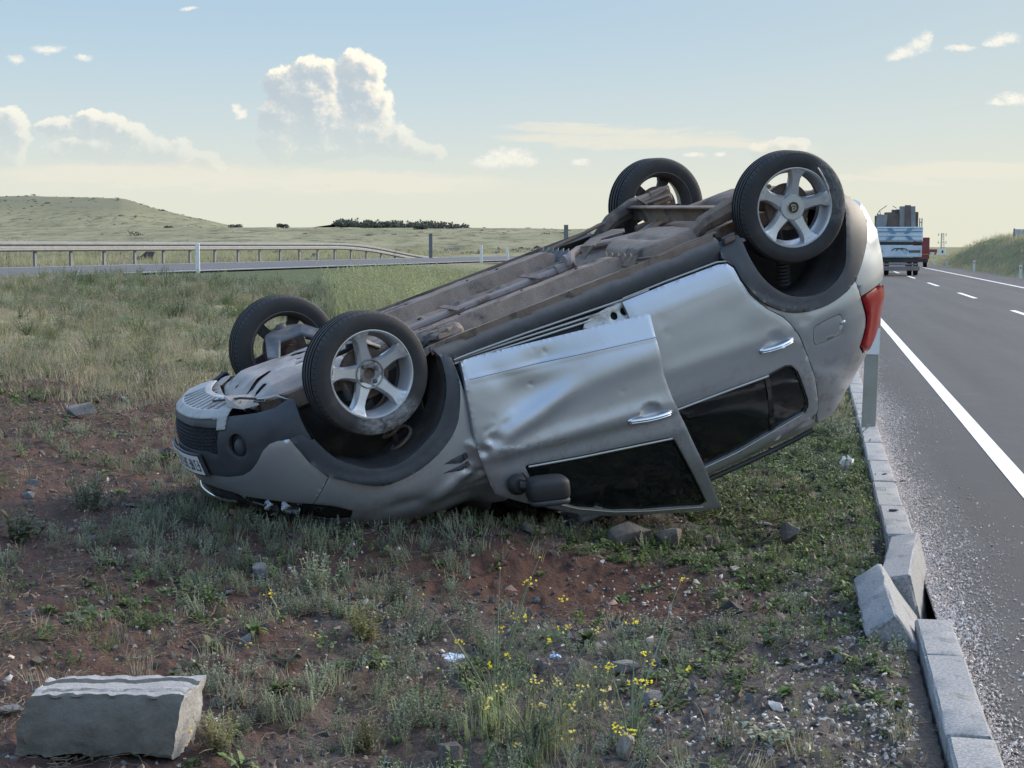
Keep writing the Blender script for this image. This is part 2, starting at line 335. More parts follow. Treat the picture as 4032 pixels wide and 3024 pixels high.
# ------------------------------------------------------------------ the ground
PH=R_(11.1); CP,SP=math.cos(PH),math.sin(PH)            # the near road runs 11 degrees right of the view
def UV(u,v,z=0.0): return (u*CP+v*SP,-u*SP+v*CP,z)       # u across the road (right +), v along it
def to_uv(x,y): return x*CP-y*SP, x*SP+y*CP
GD=R_(15.4); GX,GY=-14.4,46.5                            # guard rail line of the far carriageway
def gdist(x,y): return (x-GX)*math.cos(GD)-(y-GY)*math.sin(GD)
def GV(d,k,z=0.0): return (GX+d*math.cos(GD)+k*math.sin(GD),GY-d*math.sin(GD)+k*math.cos(GD),z)
KI,KO=.395,.54
def ground_h(x,y,fine=True):
    x=np.asarray(x,float); y=np.asarray(y,float); u,v=to_uv(x,y); d=gdist(x,y); r=np.hypot(x,y)
    med=.05+.066*np.clip(24.9-d,0,14.2); med=med+.02*sm(u,.1,.35)
    med=np.where(d<9.6,.99,med)
    # a low bank of earth pushed up by the car's nose and the hollow its roof dug
    med=med+.13*np.exp(-((x+.65)**2/1.0+(y-7.95)**2/.35))-.015*np.exp(-((x-.75)**2/.9+(y-8.75)**2/.3))-.07*np.exp(-((x-.45)**2/.40+(y-6.95)**2/.25))+.04*np.exp(-((x-.3)**2/.5+(y-7.55)**2/.06))
    nb=fbm(x*.35,y*.35,3,11)*.25*sm(r,9,20)*sm(d,9.5,13)*sm(-u,1,4)
    med=med+nb
    if fine:
        nf=sm(-u,-.38,-.25)*(1-sm(r,22,34))
        med=med+nf*(fbm(x*2.2,y*2.2,4,3)*.10+fbm(x*9,y*9,4,5,.6)*.055+np.maximum(0,fbm(x*26,y*26,2,9))*.05)
    # beyond the far carriageway
    far=.95+5.0*sm(r,70,420)*(1-.25*sm(r,430,900))+fbm(x*.03,y*.03,4,21)*1.2*sm(r,60,150)+fbm(x*.12,y*.12,4,22)*.5*sm(-d,1,14)
    hx=x-(-.0)*y; k=-x/np.maximum(y,1)                      # the table hill on the left
    hill=15.5*np.interp(k,[.135,.151,.168,.184,.2,.217,.234,.244,.252,.3,.4],[.03,.10,.17,.27,.42,.58,.76,.91,1,1.03,1.05])*sm(y,430,640)*(1-.3*sm(y,760,1100))*(1+.10*fbm(x*.02,y*.02,3,31))
    hill=hill+fbm(x*.05,y*.05,3,33)*1.1*sm(hill,2,9)
    far=far+hill
    h=np.where(d<.2,far*sm(-d,.1,1.2)+.99*(1-sm(-d,.1,1.2)),med)
    # road bed
    h=np.where(u>.42,-.035,h)
    trench=(u>.33)&(u<.60)&(v>6.42)&(v<8.3); h=np.where(trench,-.22,h)
    bank=2.15*sm(u,10.6,14.2)*(1-sm(v,128,168))*sm(v,20,40)*(1+.25*fbm(x*.25,y*.25,4,41))+fbm(x*.8,y*.8,3,42)*.25*sm(u,10.6,11.5)
    h=np.where(u>10.2,-.035+bank*1.0+.02*(u-10.2).clip(0,3),h)
    h=np.where((u>14)&(v>195),h-.03*(r-195).clip(0,60)*0,h)
    return h
def gz(x,y): return float(ground_h(np.array([x]),np.array([y]),True)[0])
def grid_mesh(name,X,Y,Z,mat,kind='structure'):
    n,m=X.shape; me=bpy.data.meshes.new(name); V=np.stack([X,Y,Z],-1).reshape(-1,3)
    i=np.arange((n-1)*(m-1)); a=(i//(m-1))*m+i%(m-1); Q=np.stack([a,a+1,a+m+1,a+m],1)
    me.vertices.add(len(V)); me.vertices.foreach_set('co',V.ravel().astype(np.float32))
    me.loops.add(len(Q)*4); me.loops.foreach_set('vertex_index',Q.ravel().astype(np.int32))
    me.polygons.add(len(Q)); me.polygons.foreach_set('loop_start',np.arange(0,len(Q)*4,4,dtype=np.int32)); me.polygons.foreach_set('loop_total',np.full(len(Q),4,np.int32))
    me.polygons.foreach_set('use_smooth',np.ones(len(Q),bool)); me.update(calc_edges=True); me.validate(); setmats(me,mat)
    o=link(bpy.data.objects.new(name,me)); o['kind']=kind; return o
def ground_mat():
    m,t,b=new_mat('verge_and_field'); g=t.add('ShaderNodeNewGeometry').outputs['Position']
    sp=t.add('ShaderNodeSeparateXYZ'); t.l.new(g,sp.inputs[0]); x,y,z=sp.outputs
    n1=t.noise(g,1.1,5,.6); n2=t.noise(g,7,6,.65); n3=t.noise(g,45,4,.6); n4=t.noise(g,.35,4,.6)
    soil=t.mix(t.rng(n2,.35,.65),(.084,.046,.035),(.064,.046,.038))
    grey=t.mix(t.rng(n3,.35,.65),(.055,.047,.042),(.105,.09,.08))
    # greyer and stonier towards the kerb and the camera
    u=t.math('SUBTRACT',t.math('MULTIPLY',x,CP),t.math('MULTIPLY',y,SP))
    kk=t.math('ADD',t.rng(u,-2.6,-.2,-.28,.32),t.math('SUBTRACT',n1,.5)); soil=t.mix(t.rng(kk,-.12,.14,0,1,True),soil,grey)
    hv=t.vec('MULTIPLY',t.vec('SUBTRACT',g,(.4,7.0,0)),(1.1,1.25,0)); hd=t.math('ADD',t.vec('LENGTH',hv),t.math('MULTIPLY',t.math('SUBTRACT',n2,.5),.9)); soil=t.mix(t.rng(hd,.55,1.05,.9,0,True),soil,t.mix(t.rng(n3,.35,.65),(.080,.036,.025),(.052,.030,.023)))
    soil=t.mix(t.rng(n2,.60,.70,0,.8),soil,(.05,.045,.035))
    straw=t.mix(t.rng(n2,.35,.7),(.19,.175,.10),(.27,.25,.155)); green=t.mix(t.rng(n2,.3,.7),(.055,.07,.035),(.09,.105,.05))
    med=t.mix(t.rng(t.math('ADD',n1,t.rng(y,15,30,-.2,.2)),.40,.6,0,1,True),straw,green)
    col=t.mix(t.rng(t.math('ADD',y,t.math('MULTIPLY',t.math('SUBTRACT',n1,.5),5)),13,18,0,1,True),soil,med)
    f1=t.noise(t.vec('MULTIPLY',g,(1,.35,1)),.05,5,.65); f2=t.noise(t.vec('MULTIPLY',g,(1,.25,1)),.35,5,.7)
    field=t.mix(t.rng(f1,.35,.65),(.150,.150,.085),(.245,.225,.14)); field=t.mix(t.rng(f2,.46,.60,0,.85),field,(.115,.115,.06)); field=t.mix(t.rng(f2,.58,.66,0,.9),field,(.055,.05,.042)); field=t.mix(t.rng(t.noise(t.vec('MULTIPLY',g,(1,.4,1)),1.6,4,.7),.58,.66,0,.7),field,(.07,.07,.045))
    scrub=t.rng(t.math('ADD',z,t.math('MULTIPLY',t.math('SUBTRACT',f1,.5),12)),10,19,0,.85,True)
    field=t.mix(scrub,field,t.mix(t.rng(f2,.4,.6),(.11,.12,.075),(.17,.155,.10)))
    col=t.mix(t.rng(y,44,56,0,1,True),col,field)
    side=t.rng(u,9.9,10.3,0,1); bankc=t.mix(t.rng(n1,.35,.65),(.11,.12,.055),(.20,.18,.10)); bankc=t.mix(t.rng(t.noise(g,.5,4,.6),.58,.66,0,.8),bankc,(.075,.075,.05))
    col=t.mix(side,col,bankc)
    t.put(b.inputs['Base Color'],col); b.inputs['Roughness'].default_value=.95; b.inputs['Specular IOR Level'].default_value=.15
    bp=t.add('ShaderNodeBump'); bp.inputs['Strength'].default_value=.7; bp.inputs['Distance'].default_value=.03
    t.put(bp.inputs['Height'],t.math('ADD',t.noise(g,18,6,.7),t.math('MULTIPLY',n3,.6))); t.l.new(bp.outputs[0],b.inputs['Normal']); return m
M['ground']=ground_mat()
rows=[2.0]
while rows[-1]<1600: rows.append(rows[-1]*(1.0072 if rows[-1]<36 else 1.012 if rows[-1]<120 else 1.018))
Rr=np.array(rows); A=np.radians(np.concatenate([np.linspace(-180,-33,50)[:-1],np.linspace(-33,30,540),np.linspace(30,180,50)[1:]]))
AA,RR=np.meshgrid(A,Rr,indexing='ij'); GXX=RR*np.sin(AA); GYY=RR*np.cos(AA)
ZZ=ground_h(GXX,GYY); behind=np.cos(AA)<.3; ZZ=np.where(behind&(RR>20),np.minimum(ZZ,2.0),ZZ)
grid_mesh('ground',GXX[:,::-1],GYY[:,::-1],ZZ[:,::-1],M['ground'])
cap=MB(); cap.raw([(2.02*math.sin(a),2.02*math.cos(a),float(ground_h(np.array([2.0*math.sin(a)]),np.array([2.0*math.cos(a)]))[0])) for a in A[:-1]]+[(0,0,.05)],[(i,(i+1)%(len(A)-1),len(A)-1) for i in range(len(A)-1)][::1])
tag(cap.build('ground_underfoot',M['ground']),kind='structure')

# ------------------------------------------------------------------ roads
def asphalt_mat(name,c1,c2):
    m,t,b=new_mat(name); g=t.add('ShaderNodeNewGeometry').outputs['Position']
    sp=t.add('ShaderNodeSeparateXYZ'); t.l.new(g,sp.inputs[0]); x,y,z=sp.outputs
    u=t.math('SUBTRACT',t.math('MULTIPLY',x,CP),t.math('MULTIPLY',y,SP)); v=t.math('ADD',t.math('MULTIPLY',x,SP),t.math('MULTIPLY',y,CP))
    cu=t.add('ShaderNodeCombineXYZ'); t.put(cu.inputs[0],u); t.put(cu.inputs[1],t.math('MULTIPLY',v,.05))
    fine=t.noise(g,130,3,.7); mid=t.noise(g,2.2,5,.6); lane=t.noise(cu.outputs[0],1.4,3,.5)
    col=t.mix(t.rng(fine,.38,.66),c1,c2); col=t.mix(t.rng(lane,.38,.62,0,.6),col,(.046,.046,.050)); col=t.mix(t.rng(mid,.55,.75,0,.3),col,(.085,.083,.08))
    dust=t.math('MULTIPLY',t.rng(u,.55,1.0,.35,0,True),t.rng(mid,.3,.6)); col=t.mix(dust,col,(.15,.13,.115))
    t.put(b.inputs['Base Color'],col); b.inputs['Roughness'].default_value=.78; b.inputs['Specular IOR Level'].default_value=.35
    bp=t.add('ShaderNodeBump'); bp.inputs['Strength'].default_value=.8; bp.inputs['Distance'].default_value=.006
    t.put(bp.inputs['Height'],t.noise(g,150,3,.7)); t.l.new(bp.outputs[0],b.inputs['Normal']); return m
M['asphalt']=asphalt_mat('asphalt',(.018,.019,.022),(.036,.038,.043))
M['asphalt2']=asphalt_mat('far_asphalt',(.06,.062,.066),(.09,.092,.095))
def line_mat():
    m,t,b=new_mat('road_paint'); g=t.add('ShaderNodeNewGeometry').outputs['Position']
    n=t.noise(g,60,4,.7); col=t.mix(t.rng(n,.30,.46),(.22,.22,.22),(.68,.68,.66)); t.put(b.inputs['Base Color'],col); b.inputs['Roughness'].default_value=.6; return m
M['line']=line_mat()
def strip(name,u0,u1,v0,v1,z,mat,f=UV,n=40,kind='structure',wob=0,parent=None):
    vs=np.linspace(v0,v1,n+1); V=[]
    for i,v in enumerate(vs):
        w=wob*(fbm(np.array([v*3.]),np.array([u0]),3,77)[0]); V+= [f(u0+w,v,z),f(u1+w*.3,v,z)]
    return tag(mesh(name,V,[(2*i,2*i+1,2*i+3,2*i+2) for i in range(n)],mat,parent),kind=kind)
strip('road',KO+.015,10.35,-25,1500,0,M['asphalt'],n=60)
strip('road_edge_line',1.37,1.51,-25,420,.004,M['line'],n=200,wob=.012)
strip('road_far_edge_line',7.98,8.13,-25,420,.004,M['line'],n=60)
for k in range(-3,26): strip('lane_dash',4.90,5.05,37.6+15*k-2.4,37.6+15*k+3.4,.004,M['line'],n=4)
strip('far_carriageway',.55,9.0,-45,420,1.03,M['asphalt2'],f=GV,n=50)
strip('far_carriageway_line',1.15,1.30,-45,420,1.034,M['line'],f=GV,n=50)
strip('far_carriageway_near_line',8.35,8.5,-45,420,1.034,M['line'],f=GV,n=50)

# kerb: every stone a piece of its own
M['concrete']=mk('kerb_concrete',(.155,.16,.165),(.31,.31,.31),85,.92,0,.8,190,(.135,.13,.12),7,.54,disp=.004,detail=2)
M['concrete_dark']=mk('weathered_concrete',(.13,.125,.115),(.20,.19,.175),6,.95,0,.9,70,(.085,.082,.07),3,.52,disp=.006)
def stone_mesh(L,Wd,Hh,seed,chip=0.0032,bev=.010):
    """kerb stone along +y: top front arris bevelled, edges slightly chipped; origin at its top centre"""
    nx,ny,nz=5,14,5; V=[];idx={}
    xs=[-Wd/2,-Wd/2+bev,0,Wd/2-bev,Wd/2]; ys=np.linspace(-L/2,L/2,ny); ys[1]=-L/2+bev;ys[-2]=L/2-bev; zs=[-Hh,-Hh+bev,-Hh/2,-bev,0]
    for i in range(nx):
        for j in range(ny):
            for k in range(nz):
                if i in(0,nx-1) or j in(0,ny-1) or k in(0,nz-1):
                    x,y,z=xs[i],ys[j],zs[k]; e=(i in(0,nx-1))+(j in(0,ny-1))+(k in(0,nz-1))
                    if e>=2:
                        s=bev*(.55 if e==2 else .8)
                        if i in(0,nx-1): x-=math.copysign(s,x)
                        if j in(0,ny-1): y-=math.copysign(s,y)
                        if k==nz-1: z-=s
                    q=chip*(1.6 if e>=2 else .35)
                    r=random.Random(seed*9973+i*331+j*17+k)
                    idx[i,j,k]=len(V); V.append((x+r.uniform(-q,q),y+r.uniform(-q,q),z+r.uniform(-q,q)*.8))
    Fc=[]
    def quad(a,b,c,d): Fc.append((idx[a],idx[b],idx[c],idx[d]))
    for j in range(ny-1):
        for k in range(nz-1): quad((0,j,k),(0,j,k+1),(0,j+1,k+1),(0,j+1,k)); quad((nx-1,j,k),(nx-1,j+1,k),(nx-1,j+1,k+1),(nx-1,j,k+1))
        for i in range(nx-1): quad((i,j,nz-1),(i+1,j,nz-1),(i+1,j+1,nz-1),(i,j+1,nz-1)); quad((i,j,0),(i,j+1,0),(i+1,j+1,0),(i+1,j,0))
    for i in range(nx-1):
        for k in range(nz-1): quad((i,0,k),(i+1,0,k),(i+1,0,k+1),(i,0,k+1)); quad((i,ny-1,k),(i,ny-1,k+1),(i+1,ny-1,k+1),(i+1,ny-1,k))
    return V,Fc
kerb=empty('kerb',UV(.4675,8,0)); tag(kerb,'grey concrete kerb of separate stones between the weedy verge and the asphalt','kerb')
joints=[6.41,5.83]+[4.85-.985*i for i in range(9)]
back=[8.28,9.22,10.16,11.14,12.15,13.10,14.13,15.2,16.3]+[17.3+i for i in range(44)]
wid=KO-KI
def kerb_stone(v0,v1,seed):
    L=v1-v0-.012; V,Fc=stone_mesh(L,wid,.30,seed)
    o=mesh('kerb_stone',V,Fc,M['concrete'],kerb,True); o.data.set_sharp_from_angle(angle=R_(40))
    p=Vector(UV(.4675+random.uniform(-.004,.004)+(.035 if v1<6.5 else 0),(v0+v1)/2,.130+random.uniform(-.004,.004)))-kerb.location
    o.location=p; o.rotation_euler=(0,0,-PH+random.uniform(-.008,.008)); return o
for a,b in zip(joints[:-1],joints[1:]): kerb_stone(b,a,int(a*37)+99)
for a,b in zip(back[:-1],back[1:]): kerb_stone(a,b,int(a*31)+7)
def loose_stone(p,rx,ry,rz,L,label,seed,H_=.30,mat='concrete'):
    V,Fc=stone_mesh(L,wid,H_,seed,.005); o=mesh('kerb_stone_loose',V,Fc,M[mat],None,True); o.data.set_sharp_from_angle(angle=R_(40))
    o.location=p; o.rotation_euler=(rx,ry,rz); return tag(o,label,'kerb stone')
loose_stone(UV(.425,7.55,.165),R_(1.0),R_(-14),-PH-R_(6),1.0,'loosened kerb stone leaning out of line beside the gap in the kerb',5)
loose_stone(UV(.265,6.58,.175),R_(1),R_(-35),-PH+R_(1.0),.95,'kerb stone knocked out of the row and tipped over onto the verge',6)

# ------------------------------------------------------------------ delineator posts, guard rail
M['galv']=mk('galvanised_steel',(.155,.165,.17),(.21,.22,.225),5,.6,.2,.1,40,(.18,.185,.18),2,.55)
M['galv_dark']=mk('shaded_galvanised',(.12,.13,.14),(.17,.18,.19),5,.6,.3)
M['postw']=mk('white_post_plastic',(.62,.62,.59),(.70,.70,.67),6,.6)
M['postg']=mk('grimy_post_plastic',(.25,.24,.20),(.31,.30,.26),5,.7,0,.1,60)
M['orange']=mk('orange_reflector',(.55,.16,.03),None,6,.3)
def delineator(x,y,z,h,w,mat,label,refl=True,group=None,tilt=0):
    t=empty('delineator_post',(x,y,z),(0,R_(tilt),-PH*.5)); tag(t,label,'road post',group)
    MB().box((0,0,h/2-.1),(w,.035,h+.2),bev=.006).build('post',mat,t)
    if refl: MB().box((0,-.021,h-.14),(w*.6,.006,.1)).build('reflector',M['orange'],t)
    return t
p=UV(.47,13.25,.13); dp=delineator(p[0],p[1],p[2],.93,.118,M['postg'],'beige delineator post standing on the kerb beside the tail of the overturned car',False,tilt=1.5)
MB().box((0,-.021,.93-.21),(.112,.006,.22)).build('reflective_band',M['postw'],dp)
for px_,yy,lab in ((4014,76,'nearest of the white reflector posts at the foot of the grassy bank'),(3830,99,'second nearest white reflector post at the foot of the grassy bank'),(3723,119,'third white reflector post along the right road edge'),(3672,137,'farthest white reflector post along the right road edge')):
    x=(px_-2016)/FPX*yy; delineator(x,yy,0,.70,.13,M['postw'],lab,True,'reflector posts along the right edge of the road')
for px_,yy,h,lab in ((782,37,.70,'white roadside post in front of the left guard rail'),(1895,60,.66,'left one of two short white posts beyond the tall grass'),(2000,69,.58,'right one of two short white posts, leaning, beyond the tall grass')):
    x=(px_-2016)/FPX*yy; delineator(x,yy,1.0,h,.10,M['postw'],lab,False,None,-4 if '2000' in str(px_) else 0)
def hpost(px_,yb,yt,yy,label):
    x=(px_-2016)/FPX*yy; z0=CAMH-(yb-967)/FPX*yy; z1=CAMH-(yt-967)/FPX*yy; h=z1-z0
    t=empty('steel_post',(x,yy,z0)); tag(t,label,'post')
    MB().box((0,0,h/2-.2),(.16,.02,h+.4)).box((-.08,.04,h/2-.2),(.02,.08,h+.4)).box((.08,.04,h/2-.2),(.02,.08,h+.4)).build('channel',M['galv_dark'],t)
    MB().box((0,0,h+.012),(.18,.1,.02)).build('cap',M['galv'],t)
hpost(1697,1012,922,78,'galvanised channel post standing at the sloping end of the guard rail')
hpost(2228,1000,888,66,'lone galvanised channel post on the skyline right of the guard rail')
gr=empty('guard_rail',GV(0,0,1.0)); tag(gr,'long galvanised guard rail along the far carriageway, its end sloping to the ground','guard rail')
def rail_h(k): return 1.0+.78-.74*float(sm(k,23,39))**1.25
def wbeam(k0,k1,hf,n=10):
    prof=[(.0,-.155),(.0,-.135),(.08,-.115),(.08,-.06),(.015,-.03),(.0,0),(.015,.03),(.08,.06),(.08,.115),(0,.135),(0,.155)]
    V=[];Fc=[]; m=len(prof)
    for i in range(n+1):
        k=k0+(k1-k0)*i/n
        for a,b in prof: V.append(Vector(GV(.12+a,k,hf(k)-.155+b))-gr.location)
    for i in range(n):
        for j in range(m-1): Fc.append((i*m+j,(i+1)*m+j,(i+1)*m+j+1,i*m+j+1))
    return mesh('rail_beam',V,Fc,M['galv'],gr,False)
k=-26.0
while k<38.4: wbeam(k,min(k+4.0,38.6),rail_h,4); k+=4.0
k=-26.0
while k<37:
    h=rail_h(k)-.9
    if h>.2: 
        o=MB().box((0,0,-.2),(.06,.12,h+.5)).build('rail_post',M['galv_dark'],gr); o.location=Vector(GV(.03,k,.70+h/2))-gr.location; o.rotation_euler=(0,0,-GD)
    k+=2.0

# ------------------------------------------------------------------ overturned car: surface description
# car axes: x towards its nose, y towards its left side, z towards its roof; wheel hubs at z = 0
V_SIDE=[-.1,.0,.03,.06,.10,.15,.21,.235,.40,.56,.66,.72,.75,.93,1.06,1.21,1.34,1.40,1.51,2.0]
W_SIDE=hermite(V_SIDE,[.70,.735,.755,.775,.792,.812,.832,.838,.853,.857,.852,.846,.838,.79,.735,.665,.60,.55,.45,0])
Z_SIDE=hermite(V_SIDE,[-.1,.0,.03,.06,.10,.15,.21,.235,.40,.56,.66,.72,.75,.93,1.045,1.175,1.285,1.32,1.345,1.38])
V_FR=[-.1,-.04,.01,.06,.16,.41,.56,.62,.68,.74,.81,.96,1.21,1.5,2.0]
W_FR=hermite(V_FR,[.66,.72,.765,.80,.83,.852,.850,.845,.83,.80,.75,.61,.33,.0,0])
Z_FR=hermite(V_FR,[-.1,-.04,.01,.06,.16,.41,.56,.62,.68,.735,.79,.86,.89,.90,.90])
L_FR=hermite([-.14,-.04,.02,.08,.26,.46,.56,.66,.81,1.5],[1.92,2.03,2.09,2.12,2.13,2.09,2.04,1.97,1.91,1.91])
L_RR=hermite([-.1,0,.1,.3,.5,.7,.97,1.1,1.25,1.38,1.55,2.0],[-1.72,-1.86,-1.95,-2.02,-2.03,-1.97,-1.83,-1.72,-1.58,-1.46,-1.38,-1.36])
X1F,X1R=1.25,-1.20
def _arc(n,L,W):
    th=np.linspace(0,np.pi/2,400)
    x=L*np.sin(th)**(2/n); y=W*np.cos(th)**(2/n)
    s=np.concatenate([[0],np.cumsum(np.hypot(np.diff(x),np.diff(y)))])
    return th,s
NF,NR=2.35,2.9
TF,SF=_arc(NF,.865,.85); TR,SR=_arc(NR,.72,.85)
SMAXF=X1F+SF[-1]; SMAXR=X1R-SR[-1]
def B(s,v,off=0.):
    """near-side body surface, s = x on the flank then arc length round nose (+) or tail (-)"""
    s=np.array(s,float); v=np.array(v,float); s,v=np.broadcast_arrays(s,v); s=s.copy()
    far=(s>SMAXF)|(s<SMAXR)
    s=np.where(s>SMAXF,2*SMAXF-s,s); s=np.where(s<SMAXR,2*SMAXR-s,s)
    k=sm(s,.72,.98)
    W=W_SIDE(v)*(1-k)+W_FR(v)*k; Z=Z_SIDE(v)*(1-k)+Z_FR(v)*k
    x=s.copy(); y=W.copy()
    f=s>X1F
    th=np.interp(s-X1F,SF,TF); LF=L_FR(v)-X1F+off
    x=np.where(f,X1F+LF*np.sin(th)**(2/NF),x); y=np.where(f,(W+off)*np.cos(th)**(2/NF),W+off)
    r=s<X1R
    th=np.interp(X1R-s,SR,TR); LR=-(L_RR(v)-X1R)+off
    x=np.where(r,X1R-LR*np.sin(th)**(2/NR),x); y=np.where(r,(W+off)*np.cos(th)**(2/NR),y)
    # hood falls to the nose
    dz=.22*np.clip((x-1.1)/1.0,0,1)**1.5*sm(v,.41,.85)
    return np.stack([x,np.where(far,y,-y),Z-dz],-1)
HX,HZ=.85,.10
def DOOR(s,v,off=.035,ang=None):
    """front door: torn loose, swung in its own plane about the lower hinge"""
    p=B(s,v,off); a=np.radians(8.3 if ang is None else ang)
    x=p[...,0]-HX; z=p[...,2]-HZ
    q=p.copy()
    q[...,0]=HX+x*np.cos(a)+z*np.sin(a); q[...,2]=HZ-x*np.sin(a)+z*np.cos(a)
    q[...,1]-= .03*np.clip((HX-x-HX)/1.1,0,1.2)
    return q

def resample(poly,step):
    out=[]; n=len(poly)
    for i in range(n):
        a=np.array(poly[i],float); b=np.array(poly[(i+1)%n],float); k=max(1,int(round(np.linalg.norm(b-a)/step)))
        for j in range(k): out.append(a+(b-a)*j/k)
    return np.array(out)
def chaikin(poly,it=1,lo=.22):
    P=[np.array(p,float) for p in poly]
    for _ in range(it):
        Q=[]
        for i in range(len(P)):
            a,b=P[i],P[(i+1)%len(P)]; Q+=[a*(1-lo)+b*lo,a*lo+b*(1-lo)]
        P=Q
    return [tuple(p) for p in P]
def inside(pts,poly):
    x,y=pts[:,0],pts[:,1]; r=np.zeros(len(pts),bool); n=len(poly)
    for i in range(n):
        x1,y1=poly[i]; x2,y2=poly[(i+1)%n]
        if y1==y2: continue
        c=((y1>y)!=(y2>y))&(x<(x2-x1)*(y-y1)/(y2-y1)+x1); r^=c
    return r
def dist_poly(pts,poly):
    d=np.full(len(pts),9.)
    for i in range(len(poly)):
        a=np.array(poly[i]); b=np.array(poly[(i+1)%len(poly)]); ab=b-a; t=np.clip(((pts-a)@ab)/max(ab@ab,1e-12),0,1)
        d=np.minimum(d,np.linalg.norm(pts-(a+t[:,None]*ab),axis=1))
    return d
def panel(name,poly,fn,mat,parent,thick=.012,step=.03,holes=(),disp=None,cen=(.2,0,.5),hem=.004,round_=0,kind=None,out=None):
    """a sheet cut to a 2-D outline and laid on the surface fn(s,v), with thickness and rolled-in edges"""
    if round_: poly=chaikin(poly,round_)
    B0=resample(poly,step*.6); H0=[resample(h,step*.5) for h in holes]
    allb=[B0]+H0; bx=B0.min(0); bX=B0.max(0)
    gx,gy=np.meshgrid(np.arange(bx[0],bX[0],step),np.arange(bx[1],bX[1],step),indexing='ij'); G=np.stack([gx.ravel(),gy.ravel()],1)
    G=G+np.random.default_rng(3).uniform(-.08,.08,G.shape)*step
    ok=inside(G,B0)&(dist_poly(G,B0)>step*.45)
    for h in H0: ok&=~inside(G,h)&(dist_poly(G,h)>step*.4)
    # a second ring just inside the outline, for the hem
    G=G[ok]; pts=np.concatenate(allb+[G]); ed=[];o=0
    for b in allb: n=len(b); ed+=[(o+i,o+(i+1)%n) for i in range(n)]; o+=n
    v2,e2,f2,vo,eo,fo=delaunay_2d_cdt([Vector((float(a),float(b))) for a,b in pts],ed,[],0,1e-6)
    P=np.array([[v.x,v.y] for v in v2]); T=np.array([f for f in f2 if len(f)==3]); c=P[T].mean(1); k=inside(c,B0)
    for h in H0: k&=~inside(c,h)
    T=T[k]; used=np.unique(T); rem=-np.ones(len(P),int); rem[used]=np.arange(len(used)); P=P[used]; T=rem[T]
    X=fn(P[:,0],P[:,1]); e=1e-3
    N=np.cross(fn(P[:,0]+e,P[:,1])-fn(P[:,0]-e,P[:,1]),fn(P[:,0],P[:,1]+e)-fn(P[:,0],P[:,1]-e)); N/=np.maximum(np.linalg.norm(N,axis=1,keepdims=True),1e-12)
    ref=np.array(out,float)[None,:]*np.ones_like(X) if out is not None else X-np.array(cen)
    sg=np.sign((N*ref).sum(1)); sg[sg==0]=1; N=N*sg[:,None]
    if disp is not None: X=X+N*np.asarray(disp(P[:,0],P[:,1]))[:,None]
    # orient triangles outward
    fnrm=np.cross(X[T[:,1]]-X[T[:,0]],X[T[:,2]]-X[T[:,0]]); fl=(fnrm*N[T].mean(1)).sum(1)<0; T[fl]=T[fl][:,::-1]
    from collections import Counter
    cnt=Counter(); 
    for t in T:
        for a,b in((t[0],t[1]),(t[1],t[2]),(t[2],t[0])): cnt[(min(a,b),max(a,b))]+=1
    be=[(a,b) for t in T for a,b in((t[0],t[1]),(t[1],t[2]),(t[2],t[0])) if cnt[(min(a,b),max(a,b))]==1]
    bv=sorted(set(i for e_ in be for i in e_))
    X2=X.copy(); X2[bv]-=N[bv]*hem
    V=[*X2]; F=[tuple(t) for t in T]; S=[True]*len(F)
    if thick>0:
        n=len(V); V+= [*(X-N*thick)]; F+=[tuple(t[::-1]+n) for t in T]; S+=[True]*len(T)
        mp={}
        for i in bv: mp[i]=len(V); V+=[X2[i],X[i]-N[i]*thick]
        for a,b in be: F.append((mp[b],mp[a],mp[a]+1,mp[b]+1)); S.append(False)
    me=bpy.data.meshes.new(name); me.from_pydata([tuple(map(float,v)) for v in V],[],[tuple(map(int,f)) for f in F]); setmats(me,mat)
    me.polygons.foreach_set('use_smooth',np.array(S,bool)); me.update(); o=link(bpy.data.objects.new(name,me),parent)
    if kind: o['kind']=kind
    return o
def Bo(off): return lambda s,v: B(s,v,off)
def flip(fn): return lambda s,v: fn(s,v)*np.array([1,-1,1])
def Do(off): return lambda s,v: DOOR(s,v,.035+off)
def spt(fn,s,v): return Vector([float(c) for c in fn(np.array([s]),np.array([v]))[0]])
def stube(fn,pts,r,name,mat,parent,n=8,dens=8):
    P=[]
    for (a,b),(c,d) in zip(pts[:-1],pts[1:]):
        for k in range(dens): P.append(spt(fn,a+(c-a)*k/dens,b+(d-b)*k/dens))
    P.append(spt(fn,*pts[-1])); return MB().tube(P,r,n).build(name,mat,parent)

car=empty('overturned_car'); tag(car,'silver hatchback lying upside down on its roof beside the road, wheels in the air','car')
CM=Matrix(((-0.8668154487508981,-0.40779226261315304,0.28694328422115806,0.09837043212951388),(-0.3790801215978181,0.9127840740136933,0.15206411685978974,8.719953393734448),(-0.32392783025878236,0.02303703062049378,-0.945801277226896,1.4608127631853796),(0,0,0,1)))
car.matrix_world=CM

